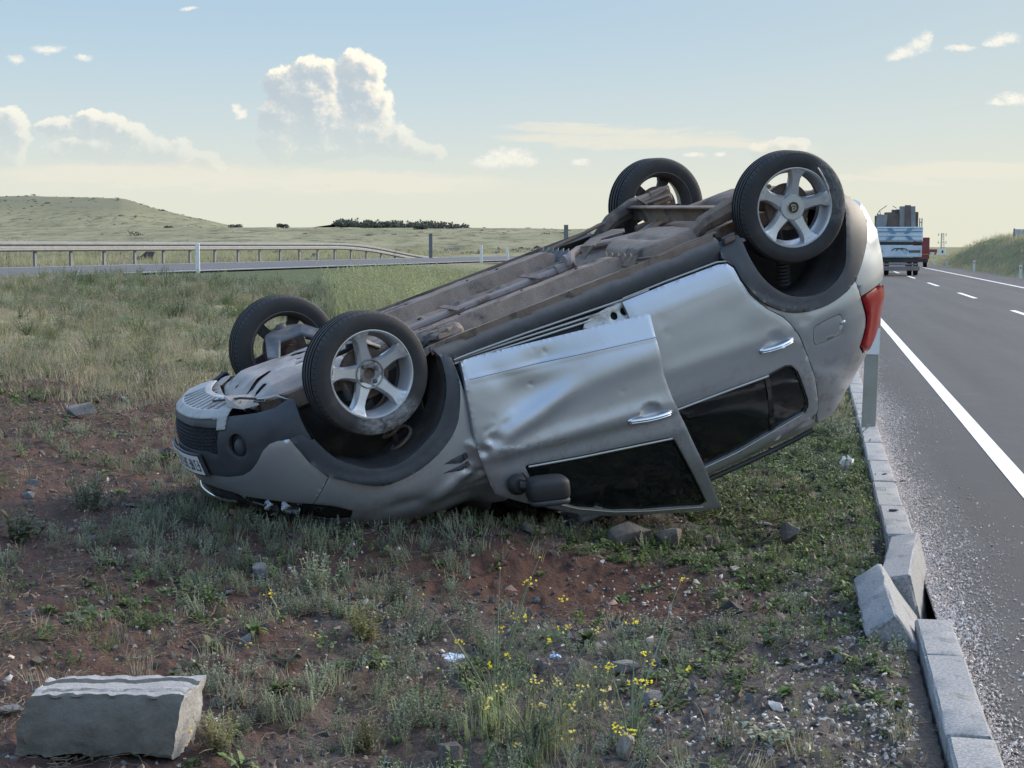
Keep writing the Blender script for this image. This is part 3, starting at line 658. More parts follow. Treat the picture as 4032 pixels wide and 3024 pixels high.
# ---- side skins
ARCH_F_OUT=[(.865,.085),(.876,.192),(.914,.299),(.960,.380),(1.026,.445),(1.131,.502),(1.252,.537),(1.388,.549),(1.466,.534),(1.543,.487),(1.607,.435),(1.655,.396),(1.711,.302),(1.756,.164)]
ARCH_F_IN=[(.919,.065),(.941,.168),(.990,.270),(1.066,.363),(1.151,.411),(1.251,.450),(1.355,.461),(1.450,.435),(1.554,.365),(1.605,.301),(1.650,.201),(1.676,.078),(1.690,.007)]
ARCH_R_OUT=[(-1.795,.130),(-1.788,.207),(-1.743,.265),(-1.694,.315),(-1.621,.383),(-1.540,.465),(-1.487,.512),(-1.391,.553),(-1.286,.572),(-1.169,.562),(-1.068,.532),(-.978,.474),(-.896,.396),(-.853,.313),(-.831,.244),(-.822,.175)]
ARCH_R_IN=[(-1.655,.06),(-1.633,.114),(-1.559,.196),(-1.500,.298),(-1.465,.380),(-1.421,.435),(-1.355,.476),(-1.266,.495),(-1.160,.472),(-1.067,.423),(-.997,.352),(-.953,.275),(-.932,.195),(-.929,.127),(-.933,.06)]
def smooth_open(P,k=3):
    P=[np.array(p) for p in P]; out=[]
    for i in range(len(P)-1):
        p0,p1,p2,p3=P[max(i-1,0)],P[i],P[i+1],P[min(i+2,len(P)-1)]
        for j in range(k): t=j/k; out.append(tuple(.5*((2*p1)+(p2-p0)*t+(2*p0-5*p1+4*p2-p3)*t*t+(3*p1-p0-3*p2+p3)*t**3)))
    return out+[tuple(P[-1])]
ARCH_F_OUT,ARCH_F_IN,ARCH_R_OUT,ARCH_R_IN=map(smooth_open,(ARCH_F_OUT,ARCH_F_IN,ARCH_R_OUT,ARCH_R_IN))
def mid(a,k=.5):  # shrink a cladding edge a little so that the skin tucks under it
    return [(x*(1-.03*k)+(1.31 if x>0 else -1.30)*.03*k,z-.012) for x,z in a]
def g2(s,v,a,b,ra,rb): return np.exp(-((s-a)/ra)**2-((v-b)/rb)**2)
def seg(s,v,a,b,w,ends=.05):
    ax,ay=a;bx,by=b; L=math.hypot(bx-ax,by-ay); t=((s-ax)*(bx-ax)+(v-ay)*(by-ay))/L; n=(-(s-ax)*(by-ay)+(v-ay)*(bx-ax))/L
    return np.exp(-(n/w)**2)*sm(t,-ends,ends)*(1-sm(t,L-ends,L+ends))
def door_disp(s,v):
    d=-.030*g2(s,v,.50,.31,.19,.115)-.014*g2(s,v,.40,.17,.12,.05)-.006*g2(s,v,.66,.20,.06,.05)
    d=d+.020*seg(s,v,(.78,.55),(.30,.36),.055,.12)+.010*seg(s,v,(.40,.38),(-.24,.27),.07,.15)
    d=d-.014*g2(s,v,.75,.52,.05,.035)+.014*g2(s,v,.79,.535,.02,.02)-.02*g2(s,v,.815,.56,.02,.03)
    for a,b,q,w in((.491,.291,.007,.008),(.377,.144,.007,.009),(.731,.411,.004,.007),(.772,.493,.004,.006),(.006,.435,.002,.012),(.679,.471,.003,.03),(.44,.12,.003,.01)): d=d-q*g2(s,v,a,b,w,w)
    d=d+.004*seg(s,v,(.82,.197),(-.26,.200),.009,.01)               # pressed swage along the door foot
    d=d+.003*seg(s,v,(.80,.50),(.62,.40),.012,.02)-.003*seg(s,v,(.80,.47),(.66,.44),.014,.02)+.004*seg(s,v,(.74,.57),(.60,.60),.009,.02)
    d=d+.012*seg(s,v,(.78,.60),(-.25,.555),.045,.1)-.006*sm(v,.60,.64)
    d=d+fbm(s*7,v*7,3,51)*.004*sm(s,.3,.8)
    r=np.hypot((s+.133)/.062,(v-.572)/.045); d=d-.016*np.clip(1-r*r,0,1)**.6*(v<.592)
    return d
FD=[(.836,.097),(.60,.089),(.3,.085),(-.245,.078),(-.252,.088),(-.241,.2),(-.246,.397),(-.272,.535),(-.352,.744),(-.429,.916),(-.621,1.335),(-.459,1.3),(-.1,1.212),(.120,1.145),(.30,1.075),(.488,.965),(.640,.885),(.72,.84),(.775,.811),(.800,.75),(.82,.663),(.843,.574),(.850,.453),(.847,.3),(.843,.199)]
FWIN=[(.603,.702),(.59,.692),(.3,.716),(-.235,.745),(-.262,.765),(-.275,.79),(-.38,.999),(-.496,1.225),(-.494,1.25),(-.47,1.262),(-.30,1.22),(-.142,1.182),(.086,1.115),(.309,1.021),(.42,.955),(.502,.892),(.56,.83)]
fdoor=panel('front_door',FD,Do(0),M['paint'],car,.03,.0125,[FWIN],door_disp,hem=.003)
fdoor['label']='dented front door torn out of line, embossed near its window'
panel('window_glass',FWIN,Do(-.012),M['glass'],fdoor,.004,.05)
stube(Do(.004),[(.59,.700),(.3,.722),(-.245,.751)],.0065,'belt_trim',M['trim'],fdoor)
stube(Do(.002),[(.62,.72),(.56,.83),(.502,.895),(.42,.96),(.309,1.025),(.086,1.119),(-.142,1.187),(-.30,1.225),(-.48,1.268)],.0045,'window_frame_seal',M['trim'],fdoor)
stube(Do(-.003),[(-.262,.765),(-.275,.79),(-.38,.999),(-.496,1.235)],.005,'window_frame_seal',M['seal'],fdoor)
def handle(fn,s0,s1,v0,v1,par,lock=None):
    a,b=spt(fn,s0,v0),spt(fn,s1,v1); P=[]
    for k in range(13):
        t=k/12; q=a.lerp(b,t); bow=.022*math.sin(PI*t)**.7+.008; P.append(q+Vector((0,-bow,.004*math.sin(PI*t))))
    V=[];n=8
    mb=MB().tube([p+Vector((0,0,.0)) for p in P],[.007]+[.0105]*11+[.007],8); mb.tube([p+Vector((0,.002,.011)) for p in P],[.006]+[.0085]*11+[.006],8)
    mb.box(a+Vector((-.004,-.006,.004)),(.03,.02,.03),bev=.006).box(b+Vector((.004,-.006,.004)),(.03,.02,.03),bev=.006)
    mb.build('door_handle',M['chrome'],par)
    if lock: c=spt(fn,*lock); MB().lathe([(-.006,0),(-.006,.009),(-.003,.012),(.01,.012)],20,'y',c).build('door_lock',M['chrome'],par)
handle(Do(0),-.005,-.248,.597,.604,fdoor,(-.222,.558))
# raised outline lettering on the door
cu=bpy.data.curves.new('lettering','FONT'); cu.body='STEPWAY'; cu.fill_mode='NONE'; cu.bevel_depth=.016; cu.bevel_resolution=0; cu.size=1; cu.space_character=1.18; cu.resolution_u=3
to=bpy.data.objects.new('tmp_lettering',cu); scene.collection.objects.link(to); dg=bpy.context.evaluated_depsgraph_get(); tm=bpy.data.meshes.new_from_object(to.evaluated_get(dg)); bpy.data.objects.remove(to)
tv=np.array([v.co[:] for v in tm.vertices]); w=tv[:,0].max(); hh=tv[:,1].max()
ss=.368+(.748-.368)*tv[:,0]/w; vv=.593-.034*tv[:,0]/w+.036*tv[:,1]/hh+.004
pp=Do(0)(ss,vv); pp[:,1]-=door_disp(ss,vv)+.0006+tv[:,2]*.03*.5; tm.vertices.foreach_set('co',pp.ravel()); tm.name='lettering'
M['letter']=mk('door_lettering',(.20,.20,.20),None,20,.5,.5); setmats(tm,M['letter']); tm.update(); link(bpy.data.objects.new('lettering',tm),fdoor)
# mirror
mir=MB(); c0=spt(Do(.03),.665,.775)
mir.lathe([(-.028,.0),(-.028,.035),(-.012,.05),(.012,.055)],20,'y',c0)
mo=mir.build('wing_mirror',M['black'],fdoor)
def sellipsoid(c,r,e=.6,rot=None,n=20,m=12):
    V=[];Fc=[]; f=lambda w,e: math.copysign(abs(w)**e,w)
    for j in range(m+1):
        p=-PI/2+PI*j/m
        for i in range(n):
            t=2*PI*i/n; v=Vector((r[0]*f(math.cos(p),e)*f(math.cos(t),e),r[1]*f(math.cos(p),e)*f(math.sin(t),e),r[2]*f(math.sin(p),e)))
            if rot is not None: v=rot@v
            V.append(v+Vector(c))
    for j in range(m):
        for i in range(n): i2=(i+1)%n; Fc.append((j*n+i,j*n+i2,(j+1)*n+i2,(j+1)*n+i))
    return V,Fc
def Dd(off=0): return lambda s,v: Do(off)(s,v)-np.stack([0*s,door_disp(s,v)*(v<.6),0*s],-1)
stube(Dd(-.0012),[(.815,.193),(.4,.195),(-.238,.199)],.0042,'swage_line',M['paint'],fdoor,8,14)
mc=spt(Do(.12),.545,.81); rot=Matrix.Rotation(R_(14),3,'Y')@Matrix.Rotation(R_(12),3,'Z')
V,Fc=sellipsoid(mc,(.110,.085,.066),.5,rot); mesh('mirror_housing',V,Fc,M['black'],mo,True)
V,Fc=sellipsoid(mc+Vector((.012,-.004,.058)),(.105,.08,.022),.6,rot); mesh('mirror_cap',V,Fc,M['clad'],mo,True)
MB().tube([c0+Vector((0,-.02,0)),c0.lerp(mc,.5)+Vector((0,-.01,0)),mc],[.026,.022,.024],10).build('mirror_arm',M['black'],mo)

# rear door
RD=[(-.13,.135),(-.406,.133),(-.735,.139),(-.79,.152),(-.815,.185),(-.824,.259),(-.859,.358),(-.93,.461),(-1.012,.537),(-1.050,.594),(-1.083,.664),(-1.115,.778),(-1.143,.885),(-1.178,1.028),(-1.203,1.16),(-1.210,1.215),(-1.195,1.25),(-1.063,1.287),(-.647,1.357),(-.30,1.36),(-.18,1.3),(-.14,.75),(-.135,.4)]
RWIN=[(-.25,.785),(-.60,.805),(-.867,.822),(-.97,.816),(-1.003,.826),(-1.030,.85),(-1.043,.876),(-1.069,.961),(-1.115,1.1),(-1.123,1.15),(-1.105,1.193),(-.887,1.226),(-.633,1.261),(-.25,1.266)]
def rdoor_disp(s,v):
    r=np.hypot((s+.93)/.058,(v-.642)/.042)
    d=.0025*seg(s,v,(-.16,.232),(-.752,.254),.009,.03)-.012*np.clip(1-r*r,0,1)**.6*(v<.662)-.004*g2(s,v,-.31,.37,.01,.01)-.003*g2(s,v,-.3,.3,.05,.03)
    d=d+.006*seg(s,v,(-.2,.57),(-1.0,.625),.05,.1)+.004*g2(s,v,-.86,.45,.10,.10)-.003*g2(s,v,-.70,.42,.13,.09)+fbm(s*4,v*4,2,8)*.0012
    return d
rdoor=panel('rear_door',RD,Bo(.001),M['paint'],car,.03,.022,[RWIN],rdoor_disp,hem=.004)
panel('window_glass',RWIN,Bo(-.010),M['glass'],rdoor,.004,.05)
panel('window_divider',[(-.829,.825),(-.858,.83),(-.905,1.222),(-.868,1.224)],Bo(-.002),M['seal'],rdoor,.008,.04)
stube(Bo(.005),[(-.25,.790),(-.60,.808),(-.85,.824)],.007,'belt_trim',M['trim'],rdoor)
stube(Bo(.003),[(-.25,1.270),(-.633,1.266),(-.887,1.232),(-1.08,1.203)],.005,'belt_trim',M['trim'],rdoor)
stube(Bo(.000),[(-.86,.822),(-.97,.812),(-1.008,.824),(-1.045,.872),(-1.073,.961),(-1.119,1.1),(-1.127,1.15),(-1.107,1.197)],.0045,'window_frame_seal',M['seal'],rdoor)
stube(Bo(-.0012),[(-.16,.232),(-.45,.243),(-.752,.254)],.0036,'swage_line',M['paint'],rdoor)
handle(Bo(0),-.828,-1.034,.667,.676,rdoor)
stube(Bo(-.006),[(-.14,.122),(-.406,.121),(-.735,.127),(-.800,.143),(-.828,.18),(-.838,.259),(-.873,.358),(-.94,.461)],.006,'door_seal',M['trim'],car)

# rear wing, tail lamp, bumper, tailgate
TAIL=[(-1.523,.622),(-1.60,.618),(-1.70,.620),(-1.80,.645),(-1.86,.70),(-1.862,.80),(-1.84,.86),(-1.76,.92),(-1.70,.985),(-1.60,.96),(-1.536,.905),(-1.557,.855),(-1.576,.8),(-1.573,.758),(-1.55,.694)]
QP=[(-.955,.42)]+[(-.935,.459),(-1.017,.535),(-1.055,.594),(-1.088,.664),(-1.120,.778),(-1.148,.885),(-1.183,1.028),(-1.208,1.16),(-1.215,1.215),(-1.20,1.256),(-1.22,1.33),(-1.40,1.34),(-1.62,1.22),(-1.74,1.08),(-1.78,.97),(-1.70,.992),(-1.597,.967),(-1.528,.907),(-1.551,.855),(-1.570,.8),(-1.567,.758),(-1.544,.694),(-1.518,.620),(-1.503,.528)]+mid(ARCH_R_OUT)[18:37]
def qp_disp(s,v):
    return -.004*g2(s,v,-1.14,.60,.03,.012)+.003*g2(s,v,-1.2,.598,.04,.01)+fbm(s*3,v*3,2,18)*.004+.008*seg(s,v,(-1.1,.66),(-1.5,.60),.06,.1)
FUEL=chaikin([(-1.184,.668),(-1.203,.652),(-1.344,.646),(-1.372,.661),(-1.379,.699),(-1.377,.761),(-1.360,.773),(-1.196,.774),(-1.179,.759),(-1.172,.72)],1)
FUELi=[(x+(-1.275-x)*.03,z+(.71-z)*.05) for x,z in FUEL]
qpan=panel('rear_wing',QP,Bo(.0),M['paint'],car,.02,.024,[FUEL],qp_disp,hem=.003)
panel('fuel_flap',FUELi,Bo(-.0005),M['paint'],qpan,.008,.03,(),qp_disp,hem=.002)
panel('flap_recess',[(x+(-1.275-x)*-.03,z+(.71-z)*-.05) for x,z in FUEL],Bo(-.011),M['seal'],qpan,.003,.05)
V,Fc=sellipsoid(spt(Bo(.002),-1.372,.705),(.017,.008,.011),.8); mesh('flap_lock',V,Fc,M['paint'],qpan,True)
tl=panel('tail_lamp',TAIL,Bo(.010),M['red'],car,.03,.022,(),lambda s,v:.006*seg(s,v,(-1.70,.70),(-1.86,.72),.02,.03)-.006*g2(s,v,-1.64,.80,.04,.12),hem=.008)
RB=[(-1.50,.52),(-1.524,.614),(-1.62,.610),(-1.80,.612),(-2.0,.60),(SMAXR,.60),(2*SMAXR+2.0,.60),(2*SMAXR+1.5,.60),(2*SMAXR+1.5,.10),(SMAXR,.17),(-1.9,.17),(-1.79,.17)]+ARCH_R_OUT[3:16]
rb=panel('rear_bumper',RB,Bo(.006),M['paint'],car,.02,.035,(),lambda s,v:.010*seg(s,v,(-1.70,.36),(-2.3,.34),.03,.1)+fbm(s*5,v*5,3,4)*.012+.006*seg(s,v,(-1.75,.10),(-1.78,.6),.02,.02),hem=.004)
0 and panel('bumper_underside',[(-1.79,.175),(-1.9,.175),(SMAXR,.175),(2*SMAXR+1.6,.175),(2*SMAXR+1.6,.12),(SMAXR,.11),(-1.9,.10),(-1.76,.07)],Bo(.008),M['clad'],rb,.02,.04)
mesh('bumper_pan',[(-1.62,-.66,.12),(-1.78,-.56,.13),(-1.90,-.3,.14),(-1.92,0,.14),(-1.90,.3,.14),(-1.78,.56,.13),(-1.62,.66,.12),(-1.60,.5,.12),(-1.60,-.5,.12)],[(0,1,2,3,4,5,6,7,8)],M['clad'],rb)
TG=[(-1.80,.655),(-1.868,.70),(-1.87,.80),(-1.845,.87),(-1.765,.93),(-1.785,.985),(-1.75,1.09),(-1.63,1.23),(-1.42,1.335),(SMAXR,1.34),(2*SMAXR+1.42,1.335),(2*SMAXR+1.75,1.09),(2*SMAXR+1.8,.62),(SMAXR,.61),(-1.9,.62)]
panel('tailgate',TG,Bo(-.006),M['paint'],car,.02,.05,(),None)

# front wing, nose
FEN=[(.862,.085),(.868,.186),(.866,.40),(.864,.574),(.84,.663),(.82,.75),(.80,.90),(.93,1.0),(1.07,1.02),(1.244,1.0),(1.452,.95),(1.62,.84),(1.71,.74),(1.665,.664),(1.740,.60),(1.822,.553),(1.740,.48),(1.668,.414)]+mid(ARCH_F_OUT)[33::-1]
def fen_disp(s,v):
    d=-.022*g2(s,v,.93,.62,.05,.05)+.016*g2(s,v,.90,.55,.03,.05)-.02*g2(s,v,1.0,.70,.06,.06)-.025*g2(s,v,1.05,.80,.12,.05)+.02*seg(s,v,(.86,.60),(1.2,.72),.035,.05)
    d=d+.008*seg(s,v,(.87,.56),(.95,.50),.010,.015)-.008*seg(s,v,(.88,.72),(1.06,.76),.010,.03)+.007*seg(s,v,(.87,.68),(.98,.74),.008,.02)
    return d-.014*seg(s,v,(.90,.67),(1.0,.62),.008,.02)+.008*seg(s,v,(.86,.64),(1.02,.66),.01,.02)+fbm(s*6,v*6,3,61)*.012*sm(v,.5,.75)-.02*g2(s,v,1.35,.70,.15,.04)
fen=panel('front_wing',FEN,Bo(.0),M['paint'],car,.016,.014,(),fen_disp,hem=.003)
fen['label']='creased front wing pushed in behind the wheel arch'
panel('indicator_hole',[(1.09,.557),(1.04,.548),(.958,.543),(.953,.575),(1.0,.588)],Bo(.005),M['clad'],fen,.010,.012,(),fen_disp)
MB().lathe([(-.004,.0),(-.004,.012),(.006,.014)],16,'y',spt(Bo(.010+float(fen_disp(np.array([.972]),np.array([.560]))[0])),.972,.560)).build('hole',M['ink'],fen)
panel('indicator_hole',[(1.11,.60),(.96,.592),(.955,.618),(1.0,.625)],Bo(.005),M['clad'],fen,.010,.012,(),fen_disp)
SIL=[(1.763,.169),(1.82,.163),(1.866,.168),(1.911,.192),(1.941,.219),(1.971,.246),(2.000,.266),(2.03,.283),(2.083,.297),(2.198,.300),(2.333,.293),(SMAXF,.29),(2*SMAXF-2.333,.293),(2*SMAXF-2.1,.298),(2*SMAXF-1.971,.246),(2*SMAXF-1.763,.169),(2*SMAXF-1.66,.40),(2*SMAXF-1.818,.545),(2*SMAXF-2.23,.388),(SMAXF,.36),(2.412,.365),(2.239,.388),(2.014,.456),(1.818,.546),(1.663,.405),(1.718,.307)]
fb=panel('front_bumper',SIL,Bo(.004),M['paint'],car,.018,.022,(),lambda s,v:fbm(s*4,v*4,2,77)*.006,hem=.002)
DK=[(1.690,.0),(1.727,-.009),(1.804,.012),(1.90,.013),(2.05,.006),(2.25,.0),(SMAXF,-.005)]
DKr=[(2*SMAXF-a,b) for a,b in DK[::-1]]
sb=[(1.763,.171),(1.82,.165),(1.866,.170),(1.911,.194),(1.941,.221),(1.971,.248),(2.000,.268),(2.03,.285),(2.083,.300),(2.198,.303),(2.333,.296),(SMAXF,.293)]
GR=[(2.150,.050),(2.30,.042),(SMAXF,.036),(2*SMAXF-2.30,.042),(2*SMAXF-2.150,.050),(2*SMAXF-2.20,.182),(2*SMAXF-2.29,.165),(SMAXF,.165),(2.29,.165),(2.20,.186)]
FOG=[(2.045+.052*math.cos(a),.145+.060*math.sin(a)) for a in [2*PI*k/20 for k in range(20)]]
FOGm=[(2*SMAXF-a,b) for a,b in FOG]
dark=panel('bumper_lower',DK+DKr[1:]+[(2*SMAXF-1.675,.08),(2*SMAXF-1.705,.17)]+[(2*SMAXF-a,b) for a,b in sb]+sb[::-1][1:]+[(1.745,.166),(1.715,.20),(1.664,.20),(1.683,.08)],Bo(.006),M['clad'],fb,.02,.02,[GR,FOG,FOGm],lambda s,v:-.004*seg(s,v,(1.80,.13),(1.98,.20),.02,.03)+fbm(s*8,v*8,2,7)*.004,hem=.004)
# honeycomb lower grille: one lattice
gm=MB(); rows_=8; cols=30
for i in range(cols):
    for j in range(rows_):
        s=2.165+(2*(SMAXF-2.165))*(i+(j%2)*.5)/cols; v=.050+.125*j/(rows_-1)
        c=spt(Bo(-.004),s,v); c2=spt(Bo(-.004),s+.004,v); tx=(c2-c).normalized(); nz=Vector((0,0,1)); ny=tx.cross(nz)
        ring=[(c+tx*.0150*math.cos(a)+nz*.0105*math.sin(a)) for a in [PI/6+PI/3*k for k in range(6)]]
        ring2=[p+(c-p)*.25 for p in ring]; dpt=(c-Vector((.3,0,.2))).normalized()*-.022
        b=len(gm.V); gm.V+=[tuple(p) for p in ring]+[tuple(p) for p in ring2]+[tuple(p+dpt) for p in ring2]
        for k in range(6): k2=(k+1)%6; gm.F+=[(b+k,b+k2,b+6+k2,b+6+k),(b+6+k,b+6+k2,b+12+k2,b+12+k)]; gm.S+=[False,False]
tag(gm.build('grille_mesh',M['clad'],fb),kind='stuff')
panel('grille_back',[(a,b) for a,b in GR],Bo(-.045),M['ink'],fb,.003,.06)
for ss_ in (1,):
    V,Fc=sellipsoid(spt(Bo(-.030),2.045,.165),(.040,.022,.048),1.0); mesh('fog_lamp_blank',V,Fc,M['clad'],fb,True)
    panel('fog_recess',[(2.045+.058*math.cos(a),.145+.066*math.sin(a)) for a in [2*PI*k/20 for k in range(20)]],Bo(-.022),M['black'],fb,.004,.03)
# number plate
plt=panel('number_plate',[(2.335,.170),(SMAXF,.170),(2*SMAXF-2.335,.170),(2*SMAXF-2.335,.292),(SMAXF,.292),(2.335,.292)],Bo(.030),M['clad'],fb,.012,.06,hem=0)
panel('plate_face',[(2.35,.180),(SMAXF,.180),(2*SMAXF-2.35,.180),(2*SMAXF-2.35,.282),(SMAXF,.282),(2.35,.282)],Bo(.034),M['plate'],plt,.002,.06,hem=0)
ink=MB()
for k,(s0,wd) in enumerate([(2.365,.02),(2.395,.02),(2.44,.022),(2.472,.022),(2.52,.02),(2.55,.02),(2.58,.02),(2.61,.02),(2.66,.02),(2.69,.02)]):
    for (a,b,c,d) in (((0,0,.3,1),(0,.85,1,1),(.0,.4,1,.52)),((.7,0,1,1),(0,0,1,.15),(0,.85,1,1)),((0,0,.3,1),(.7,0,1,1),(0,.42,1,.56)))[k%3]:
        q=[spt(Bo(.0365),s0+wd*x,.20+.062*y) for x,y in((a,b),(c,b),(c,d),(a,d))]; ink.raw(q,[(0,1,2,3),(3,2,1,0)])
tag(ink.build('plate_print',M['ink'],plt),kind='stuff')
q=[spt(Bo(.0366),s,v) for s,v in((2.66,.185),(2.72,.185),(2.72,.20),(2.66,.20))]; mesh('plate_sticker',q,[(0,1,2,3)],M['yellow'],plt)
# headlamp (with its mirror twin on the far side), badge strip and upper grille
HL=chaikin([(2.235,.392),(2.10,.435),(1.95,.495),(1.829,.557),(1.745,.605),(1.672,.664),(1.718,.735),(1.86,.742),(2.0,.72),(2.13,.672),(2.20,.54),(2.24,.45)],1)
hl=panel('headlamp',HL,Bo(-.055),M['black'],car,.01,.04)
panel('headlamp_lens',HL,Bo(-.002),M['lens'],hl,.004,.03,hem=.006)
for (s,v,r) in((1.98,.575,.055),(2.09,.55,.045)):
    c=spt(Bo(-.052),s,v); dr=(spt(Bo(.05),s,v)-spt(Bo(-.05),s,v)).normalized(); qn=dr.to_track_quat('Y','Z').to_matrix()
    mb=MB().lathe([(-.012,.002),(-.01,r*.45),(.012,r*.8),(.040,r)],24,'y'); mb.V=[tuple(qn@Vector(p)+c) for p in mb.V]; mb.build('reflector',M['chrome'],hl)
q=[spt(Bo(-.03),s,v) for s,v in((1.80,.60),(1.86,.585),(1.90,.66),(1.87,.665))]; mesh('reflector',q+[p+Vector((-.01,.01,0)) for p in q],[(0,1,2,3),(7,6,5,4)],M['chrome'],hl)
HL2=[(2*SMAXF-a,b) for a,b in HL]; h2=panel('headlamp',HL2,Bo(-.006),M['lens'],car,.02,.05)
panel('upper_grille',[(2.25,.392),(SMAXF,.37),(2*SMAXF-2.25,.392),(2*SMAXF-2.25,.52),(SMAXF,.52),(2.25,.52)],Bo(-.01),M['black'],car,.02,.05)
stube(Bo(.006),[(2.25,.455),(SMAXF,.45),(2*SMAXF-2.25,.455)],.008,'grille_bar',M['chrome'],car)
# bonnet and roof, resting on the ground
BON=[(.85,.86),(1.06,.862),(1.24,.845),(1.45,.83),(1.63,.80),(1.73,.745),(1.86,.748),(2.02,.725),(2.15,.68),(2.22,.56),(2.25,.525),(SMAXF,.525),(SMAXF,1.49),(1.6,1.49),(.85,1.49)]
def cdisp(s,v): return fbm(s*3,v*3,3,90)*.03
panel('bonnet',BON,Bo(-.03),M['paint'],car,.012,.05,(),cdisp); panel('bonnet',BON,flip(Bo(-.004)),M['paint'],car,.012,.06,(),cdisp)
ROOF=[(.42,1.36),(-.2,1.375),(-.65,1.365),(-1.06,1.30),(-1.2,1.27),(-1.22,1.34),(-1.42,1.345),(-1.5,1.99),(.25,1.99),(.42,1.5)]
def rdisp(s,v): return -.05*sm(s,-.4,.5)+fbm(s*3,v*3,3,95)*.03
panel('roof_skin',ROOF,Bo(-.012),M['paint'],car,.012,.06,(),rdisp); panel('roof_skin',ROOF,flip(Bo(-.012)),M['paint'],car,.012,.08,(),rdisp)
stube(Bo(.045),[(.10,1.41),(-.1,1.44),(-.5,1.44),(-.95,1.405),(-1.15,1.35)],.016,'roof_rail',M['black'],car)
def ws(s,v): 
    t=np.clip(v,0,1); return np.stack([.92-.55*t+0*s,s*(.72-.12*t),.84+.44*t-.05*(s*s)],-1)
panel('windscreen',[(-1,0),(1,0),(1,1),(-1,1)],ws,M['glass'],car,.006,.12,(),lambda s,v:fbm(s*3,v*3,3,5)*.05,out=(1,0,1))
# skins of the hidden far side
FEN2=[(.862,.085),(.866,.40),(.82,.75),(.80,.85),(1.07,.86),(1.45,.83),(1.71,.74),(1.665,.664),(1.82,.55),(1.668,.414)]+mid(ARCH_F_OUT)[33::-1]
panel('front_wing',FEN2,flip(Bo(0)),M['paint'],car,.016,.05)
panel('front_door',[(.855,.10),(-.13,.13),(-.14,.7),(-.14,1.36),(.0,1.35),(.5,1.0),(.8,.80)],flip(Bo(0)),M['paint'],car,.02,.06,[[(.55,.75),(-.10,.78),(-.10,1.26),(.05,1.24),(.35,1.0)]])
panel('rear_door',RD,flip(Bo(0)),M['paint'],car,.02,.06,[RWIN])
panel('side_glass',[(.56,.74),(-1.0,.80),(-1.13,1.2),(-.6,1.28),(.05,1.26)],flip(Bo(-.02)),M['glass'],car,.004,.1)
panel('rear_wing',QP,flip(Bo(0)),M['paint'],car,.02,.06)
panel('tail_lamp',TAIL,flip(Bo(.01)),M['red'],car,.03,.05)

# seats seen dimly through the tinted glass
for sy in(-.36,.36):
    for sx,nm in((.05,'front_seat'),(-.80,'rear_seat')):
        V,Fc=sellipsoid((sx-.22,sy,.72),(.09,.22,.32),.6,Matrix.Rotation(R_(-14),3,'Y')); mesh(nm,V,Fc,M['seat'],car,True)
        V,Fc=sellipsoid((sx-.31,sy,1.10),(.06,.12,.09),.7); mesh('headrest',V,Fc,M['seat'],car,True)
MB().tube([(.38+.06*math.sin(a)*.4,.36+.18*math.cos(a),.80+.18*math.sin(a)) for a in [2*PI*k/24 for k in range(25)]],.014,6).build('steering_wheel',M['seat'],car)

# ---- wheel-arch cladding, sills, liners
SILL_LO=[(.915,.066),(.807,.081),(.434,.091),(-.156,.116),(-.60,.122),(-.749,.124),(-.803,.140)]
SILL_HI=[(.937,-.018),(.652,.0),(.209,.012),(-.103,.016),(-.649,.012),(-.93,.01)]
for sd,fl in ((-1,lambda f:f),(1,flip)):
    P=ARCH_F_OUT+[(1.735,.16),(1.700,.16),(1.664,.20)]+ARCH_F_IN[30::-1]+[(.919,.02),(.862,.03)]
    a=panel('wheel_arch_trim',P,fl(Bo(.022)),M['clad'],car,.035,.02,(),(lambda s,v:-.010*sm(-np.hypot(s-1.31,(v-.0)),-.515,-.50)) if sd<0 else None,hem=.004)
    P=ARCH_R_OUT+[(-.805,.14),(-.768,.112),(-.80,.03),(-.93,.03)]+ARCH_R_IN[::-1][1:]+[(-1.74,.04)]
    panel('wheel_arch_trim',P,fl(Bo(.018)),M['clad'],car,.035,.02,(),(lambda s,v:-.010*sm(-np.hypot(s+1.30,(v-.02)),-.54,-.525)),hem=.004)
    notch=[]
    hi=[(.937,-.018)]
    for x0 in (.72,.40,.10,-.20,-.52):   # jacking notches along the sill
        hi+=[(x0+.040,-.006),(x0+.034,.022),(x0-.034,.022),(x0-.040,-.004)]
    hi+=[(-.70,.0),(-.80,.0),(-.80,.03)]
    P=SILL_LO[:-1]+[(-.775,.118)]+hi[::-1]
    panel('sill_cover',P,fl(Bo(.018)),M['sill'],car,.03,.02,(),lambda s,v:-.045*sm(v,.045,.13)-.02*(1-sm(v,-.02,.025)),hem=.006)
    def liner(inn,name):
        V=[];Fc=[]; n=len(inn); D_=[.0,.10,.22,.36]
        f=fl(Bo(.0))
        for a_,b_ in inn:
            p=spt(f,a_,b_)
            for j,d in enumerate(D_): V.append((p.x+random.uniform(-.004,.004),p.y-sd*d,p.z+(.015 if j==1 else 0)+random.uniform(-.004,.004)))
        m=len(D_)
        for i in range(n-1):
            for j in range(m-1): Fc.append((i*m+j,i*m+j+1,(i+1)*m+j+1,(i+1)*m+j))
        Fc.append(tuple(i*m+m-1 for i in range(n)))
        return mesh(name,V,Fc,M['liner'],car,True)
    liner([(.90,-.02)]+ARCH_F_IN,'wheel_liner'); liner(ARCH_R_IN,'wheel_liner')
c_=spt(Bo(.03),-.852,.035); MB().box(c_,(.085,.02,.045),(0,R_(-4),0),bev=.006).build('jacking_cap',M['clad'],car); MB().box(c_+Vector((0,-.0105,0)),(.062,.003,.028),(0,R_(-4),0)).build('jacking_cap_centre',M['rust'],car)
